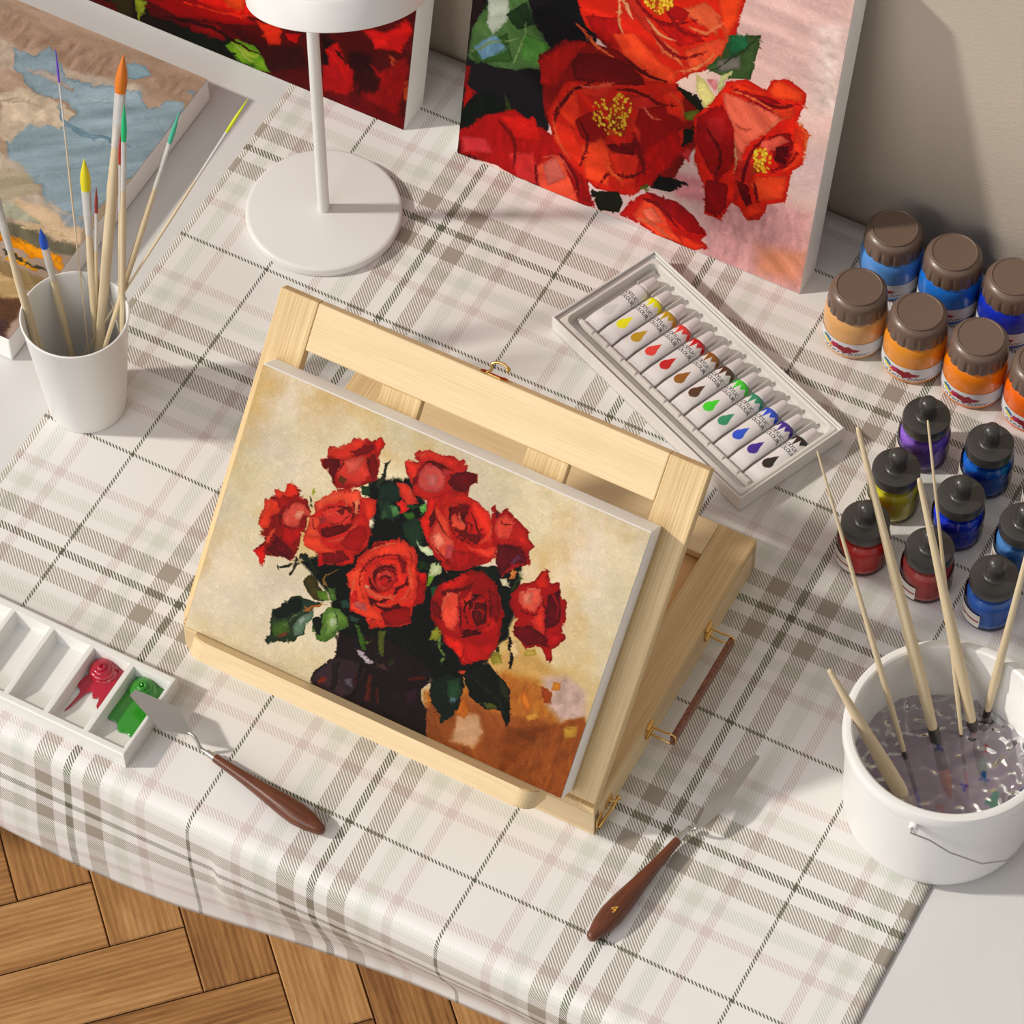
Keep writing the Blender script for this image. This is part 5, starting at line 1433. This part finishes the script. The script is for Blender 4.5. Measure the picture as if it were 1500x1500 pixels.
# ------------------------------------------------------------------ palette
WX = [(-0.4343-0.03675*k, -0.4015-0.03675*k) for k in range(6)]
def build_palette():
    x1 = -0.3980; x0 = WX[-1][0]-0.0037; ya, yb = -0.1503, -0.0692; H = 0.018
    cx, cy = (x0+x1)/2, (ya+yb)/2
    t = thing('paint_palette', 'white ceramic paint palette with a row of sloped wells', 'palette', (cx, cy, 0))
    # closed body: height field top + sides
    xs = np.unique(np.concatenate([np.linspace(x0, x1, 330)])); ys = np.linspace(ya, yb, 150); X, Y = np.meshgrid(xs, ys)
    Z = np.full_like(X, H)
    def st(q): q = np.clip(q, 0, 1); return q*q*(3-2*q)
    for (a, b) in WX:
        wy0, wy1 = -0.1447, -0.0755
        dx = np.minimum(X-a, b-X); dy0 = Y-wy0; dy1 = wy1-Y
        d = np.minimum(np.minimum(dx, dy0*0.8), dy1)
        rim = st(d/0.0032)
        floor_z = 0.0055 + 0.0048*st((Y-(-0.118))/-0.030)*0 + 0.0045*st((wy0+0.024-Y)/0.024)
        Z = np.where(d > 0, H*(1-rim)+floor_z*rim, Z)
    e = np.minimum(np.minimum(X-x0, x1-X), np.minimum(Y-ya, yb-Y))
    Z -= 0.0012*(1-np.clip(e/0.0016, 0, 1))**2
    P = np.stack([X-cx, Y-cy, Z], -1)
    skirt = [P]
    me = grid_mesh('well_tray', P)
    bm = bmesh.new(); bm.from_mesh(me); bpy.data.meshes.remove(me)
    edges = [ed for ed in bm.edges if ed.is_boundary]
    r = bmesh.ops.extrude_edge_only(bm, edges=edges)
    vs = [v for v in r['geom'] if isinstance(v, bmesh.types.BMVert)]
    for v in vs: v.co.z = 0.0
    bmesh.ops.contextual_create(bm, geom=[ed for ed in bm.edges if ed.is_boundary])
    obj('well_tray', bm, M_ceramic, t, 50)
build_palette()
def dab(k, col, label, outline, sw, seed):
    """thin poured sheet with a twisted squeeze of paint on it"""
    a, b = WX[k]; z0 = 0.0066
    t = thing('paint_dab', label, 'paint', (sw[0], sw[1], z0-0.0006))
    mat = plain(label.split()[0]+'_wet_paint', col, 0.18, coat=0.6, var=0.12, spec=0.6, bump=0.12, bscale=90)
    pts = smooth_path([(p[0], p[1], 0) for p in outline]+[(outline[0][0], outline[0][1], 0)], 5)[:-1]
    bm = bmesh.new(); cx = sum(p.x for p in pts)/len(pts); cy = sum(p.y for p in pts)/len(pts)
    rings = []
    for f, h in ((1.0, -0.0004), (0.992, 0.0006), (0.97, 0.0010), (0.90, 0.0012)):
        ring = []
        for p in pts:
            x = cx+(p.x-cx)*f; y = cy+(p.y-cy)*f
            zz = z0+0.0012*0 + 0.0045*max(0, min(1, (-0.1207-y)/0.024))**2
            ring.append(bm.verts.new((x-sw[0], y-sw[1], zz+h-(z0-0.0006))))
        rings.append(ring)
    n = len(pts)
    for A, B in zip(rings, rings[1:]):
        for i in range(n): bm.faces.new((A[i], A[(i+1) % n], B[(i+1) % n], B[i]))
    f = bm.faces.new(rings[-1]); bmesh.ops.triangulate(bm, faces=[f])
    obj('poured_sheet', bm, mat, t, 60)
    bm = bmesh.new()
    # swirl: nested petal like coils
    N = 150; path = []; rad = []
    for i in range(N):
        q = i/(N-1); an = q*2*PI*3.4+seed; r = 0.0088*(1-q)**0.8; path.append((r*math.cos(an), r*math.sin(an), 0.0024+0.0088*q)); rad.append(0.0036*(1-q*0.62))
    tube(bm, path, rad, 12)
    lathe(bm, [(0.0118, 0.0006), (0.0108, 0.0032), (0.0075, 0.0058), (0, 0.0078)], 24)
    obj('squeezed_swirl', bm, mat, t, 60)
dab(1, rgb(172, 10, 44), 'red paint dab with a twisted peak and a long drip in the palette', [(-.4683, -.0768), (-.4440, -.0768), (-.4425, -.1000), (-.4434, -.1180), (-.4462, -.1090), (-.4520, -.1110), (-.4545, -.1065), (-.4590, -.1110), (-.4648, -.1330), (-.4635, -.1120), (-.4690, -.1060), (-.4672, -.0950), (-.4660, -.0880)], (-.4570, -.0868), 0.5)
dab(0, rgb(44, 140, 34), 'green paint dab with a twisted peak under the palette knife tip', [(-.4320, -.0768), (-.4062, -.0768), (-.4045, -.1000), (-.4050, -.1260), (-.4110, -.1265), (-.4180, -.1280), (-.4230, -.1215), (-.4290, -.1215), (-.4325, -.1190), (-.4318, -.1000)], (-.4195, -.0868), 2.0)

# ------------------------------------------------------------------ palette knives
def knife(base, yaw, pitch, Lh, blade, label, number=None, roll=0.0, neckdrop=0.012, blade_pitch=0.0):
    """local X runs from the handle butt to the blade tip, origin at the butt on the table"""
    t = thing('palette_knife', label, 'palette knife', base, (roll, pitch, yaw))
    # handle
    S = [(0, .0022, .0030), (.0015, .0040, .0040), (.006, .0052, .0050), (.014, .0078, .0064), (.026, .0094, .0075), (.040, .0088, .0074), (.060, .0066, .0062), (.080, .0048, .0050), (.098, .0038, .0042), (.109, .0034, .0037), (Lh, .0033, .0035)]
    S = [(x if i == len(S)-1 else x*Lh/0.111, a, b) for i, (x, a, b) in enumerate(S)]
    bm = bmesh.new(); rings = []; zc = 0.0078
    for x, a, b in S:
        ring = []
        for k in range(24):
            an = 2*PI*k/24; ca, sa = math.cos(an), math.sin(an)
            ring.append(bm.verts.new((x, a*math.copysign(abs(ca)**0.85, ca), zc+b*math.copysign(abs(sa)**0.85, sa))))
        rings.append(ring)
    for A, B in zip(rings, rings[1:]):
        for k in range(24): bm.faces.new((A[k], A[(k+1) % 24], B[(k+1) % 24], B[k]))
    bm.faces.new(rings[0][::-1]); bm.faces.new(rings[-1])
    h = obj('handle', bm, M_walnut, t, 60)
    if number:
        bm = text_mesh(number, 0.0100)
        for v in bm.verts:
            v.co = Vector((0.0285+v.co.y, -v.co.x-0.001, zc+0.0077-6.0*(v.co.x**2)))
        obj('lettering', bm, plain('gold_ink', rgb(214, 160, 60), 0.4), h)
    bm = bmesh.new(); tube(bm, [(Lh-0.001, 0, zc), (Lh+0.0085, 0, zc+0.0001)], [0.0030, 0.0026], 20)
    obj('ferrule', bm, M_steel, t, 40)
    bm = bmesh.new()
    x1 = Lh+0.0085; bl = blade['start']; zb = blade['z']; yo = blade.get('y', 0.0)
    tube(bm, smooth_path([(x1-0.002, 0, zc), (x1+0.006, 0, zc), (x1+(bl-x1)*0.55, yo*0.45, (zc+zb)/2), (bl-0.004+abs(yo)*0.3, yo*0.92, zb), (bl+0.002, yo, zb)], 5), [0.0016]*8+[0.0013]*9+[0.0012]*4, 12)
    obj('neck', bm, M_steel, t, 60)
    bm = bmesh.new(); pts = blade['pts']; up = [(bl+x, y) for x, y in pts]; dn = [(bl+x, -y) for x, y in pts[::-1] if y > 0]
    if blade.get('skew'): 
        k = blade['skew']; up = [(x, y+k*(x-bl)) for x, y in up]; dn = [(x, y+k*(x-bl)) for x, y in dn]
    out = up+dn
    out = [(x, y+yo) for x, y in out]
    bl_len = pts[-1][0]; dz = blade.get('rise', 0)
    f = lambda x: zb + dz*(x-bl)/bl_len
    hi = [bm.verts.new((x, y, f(x)+0.0004)) for x, y in out]; lo = [bm.verts.new((x, y, f(x)-0.0004)) for x, y in out]
    bm.faces.new(hi); bm.faces.new(lo[::-1]); n = len(out)
    for k in range(n): bm.faces.new((hi[k], lo[k], lo[(k+1) % n], hi[(k+1) % n]))
    obj('blade', bm, M_steel, t)
    return t
p0 = Vector((-0.2306, -0.1310, 0)); d = Vector((-0.3446, -0.1126, 0))-p0
knife(p0, math.atan2(d.y, d.x), 0.0, 0.109, dict(start=0.1325, z=0.0205, pts=[(0, .0012), (.003, .0030), (.0215, .0118), (.0245, .0116), (.0600, .0036), (.0606, .0033)], rise=0.0006, skew=-0.02),
      'palette knife with broad diamond blade resting on the paint palette')
p0 = Vector((-0.0066, -0.1177, 0)); d = Vector((0.1824, 0.9832, 0))
knife(p0, math.atan2(d.y, d.x), 0.0, 0.1100, dict(start=0.1250, z=0.0160, y=-0.0078, pts=[(0, .0010), (.003, .0025), (.0240, .0072), (.0280, .0071), (.0780, .0024), (.0788, .0020)], rise=0.0030, skew=0.018),
      'palette knife marked 4 with long narrow blade lying right of the easel', '4')
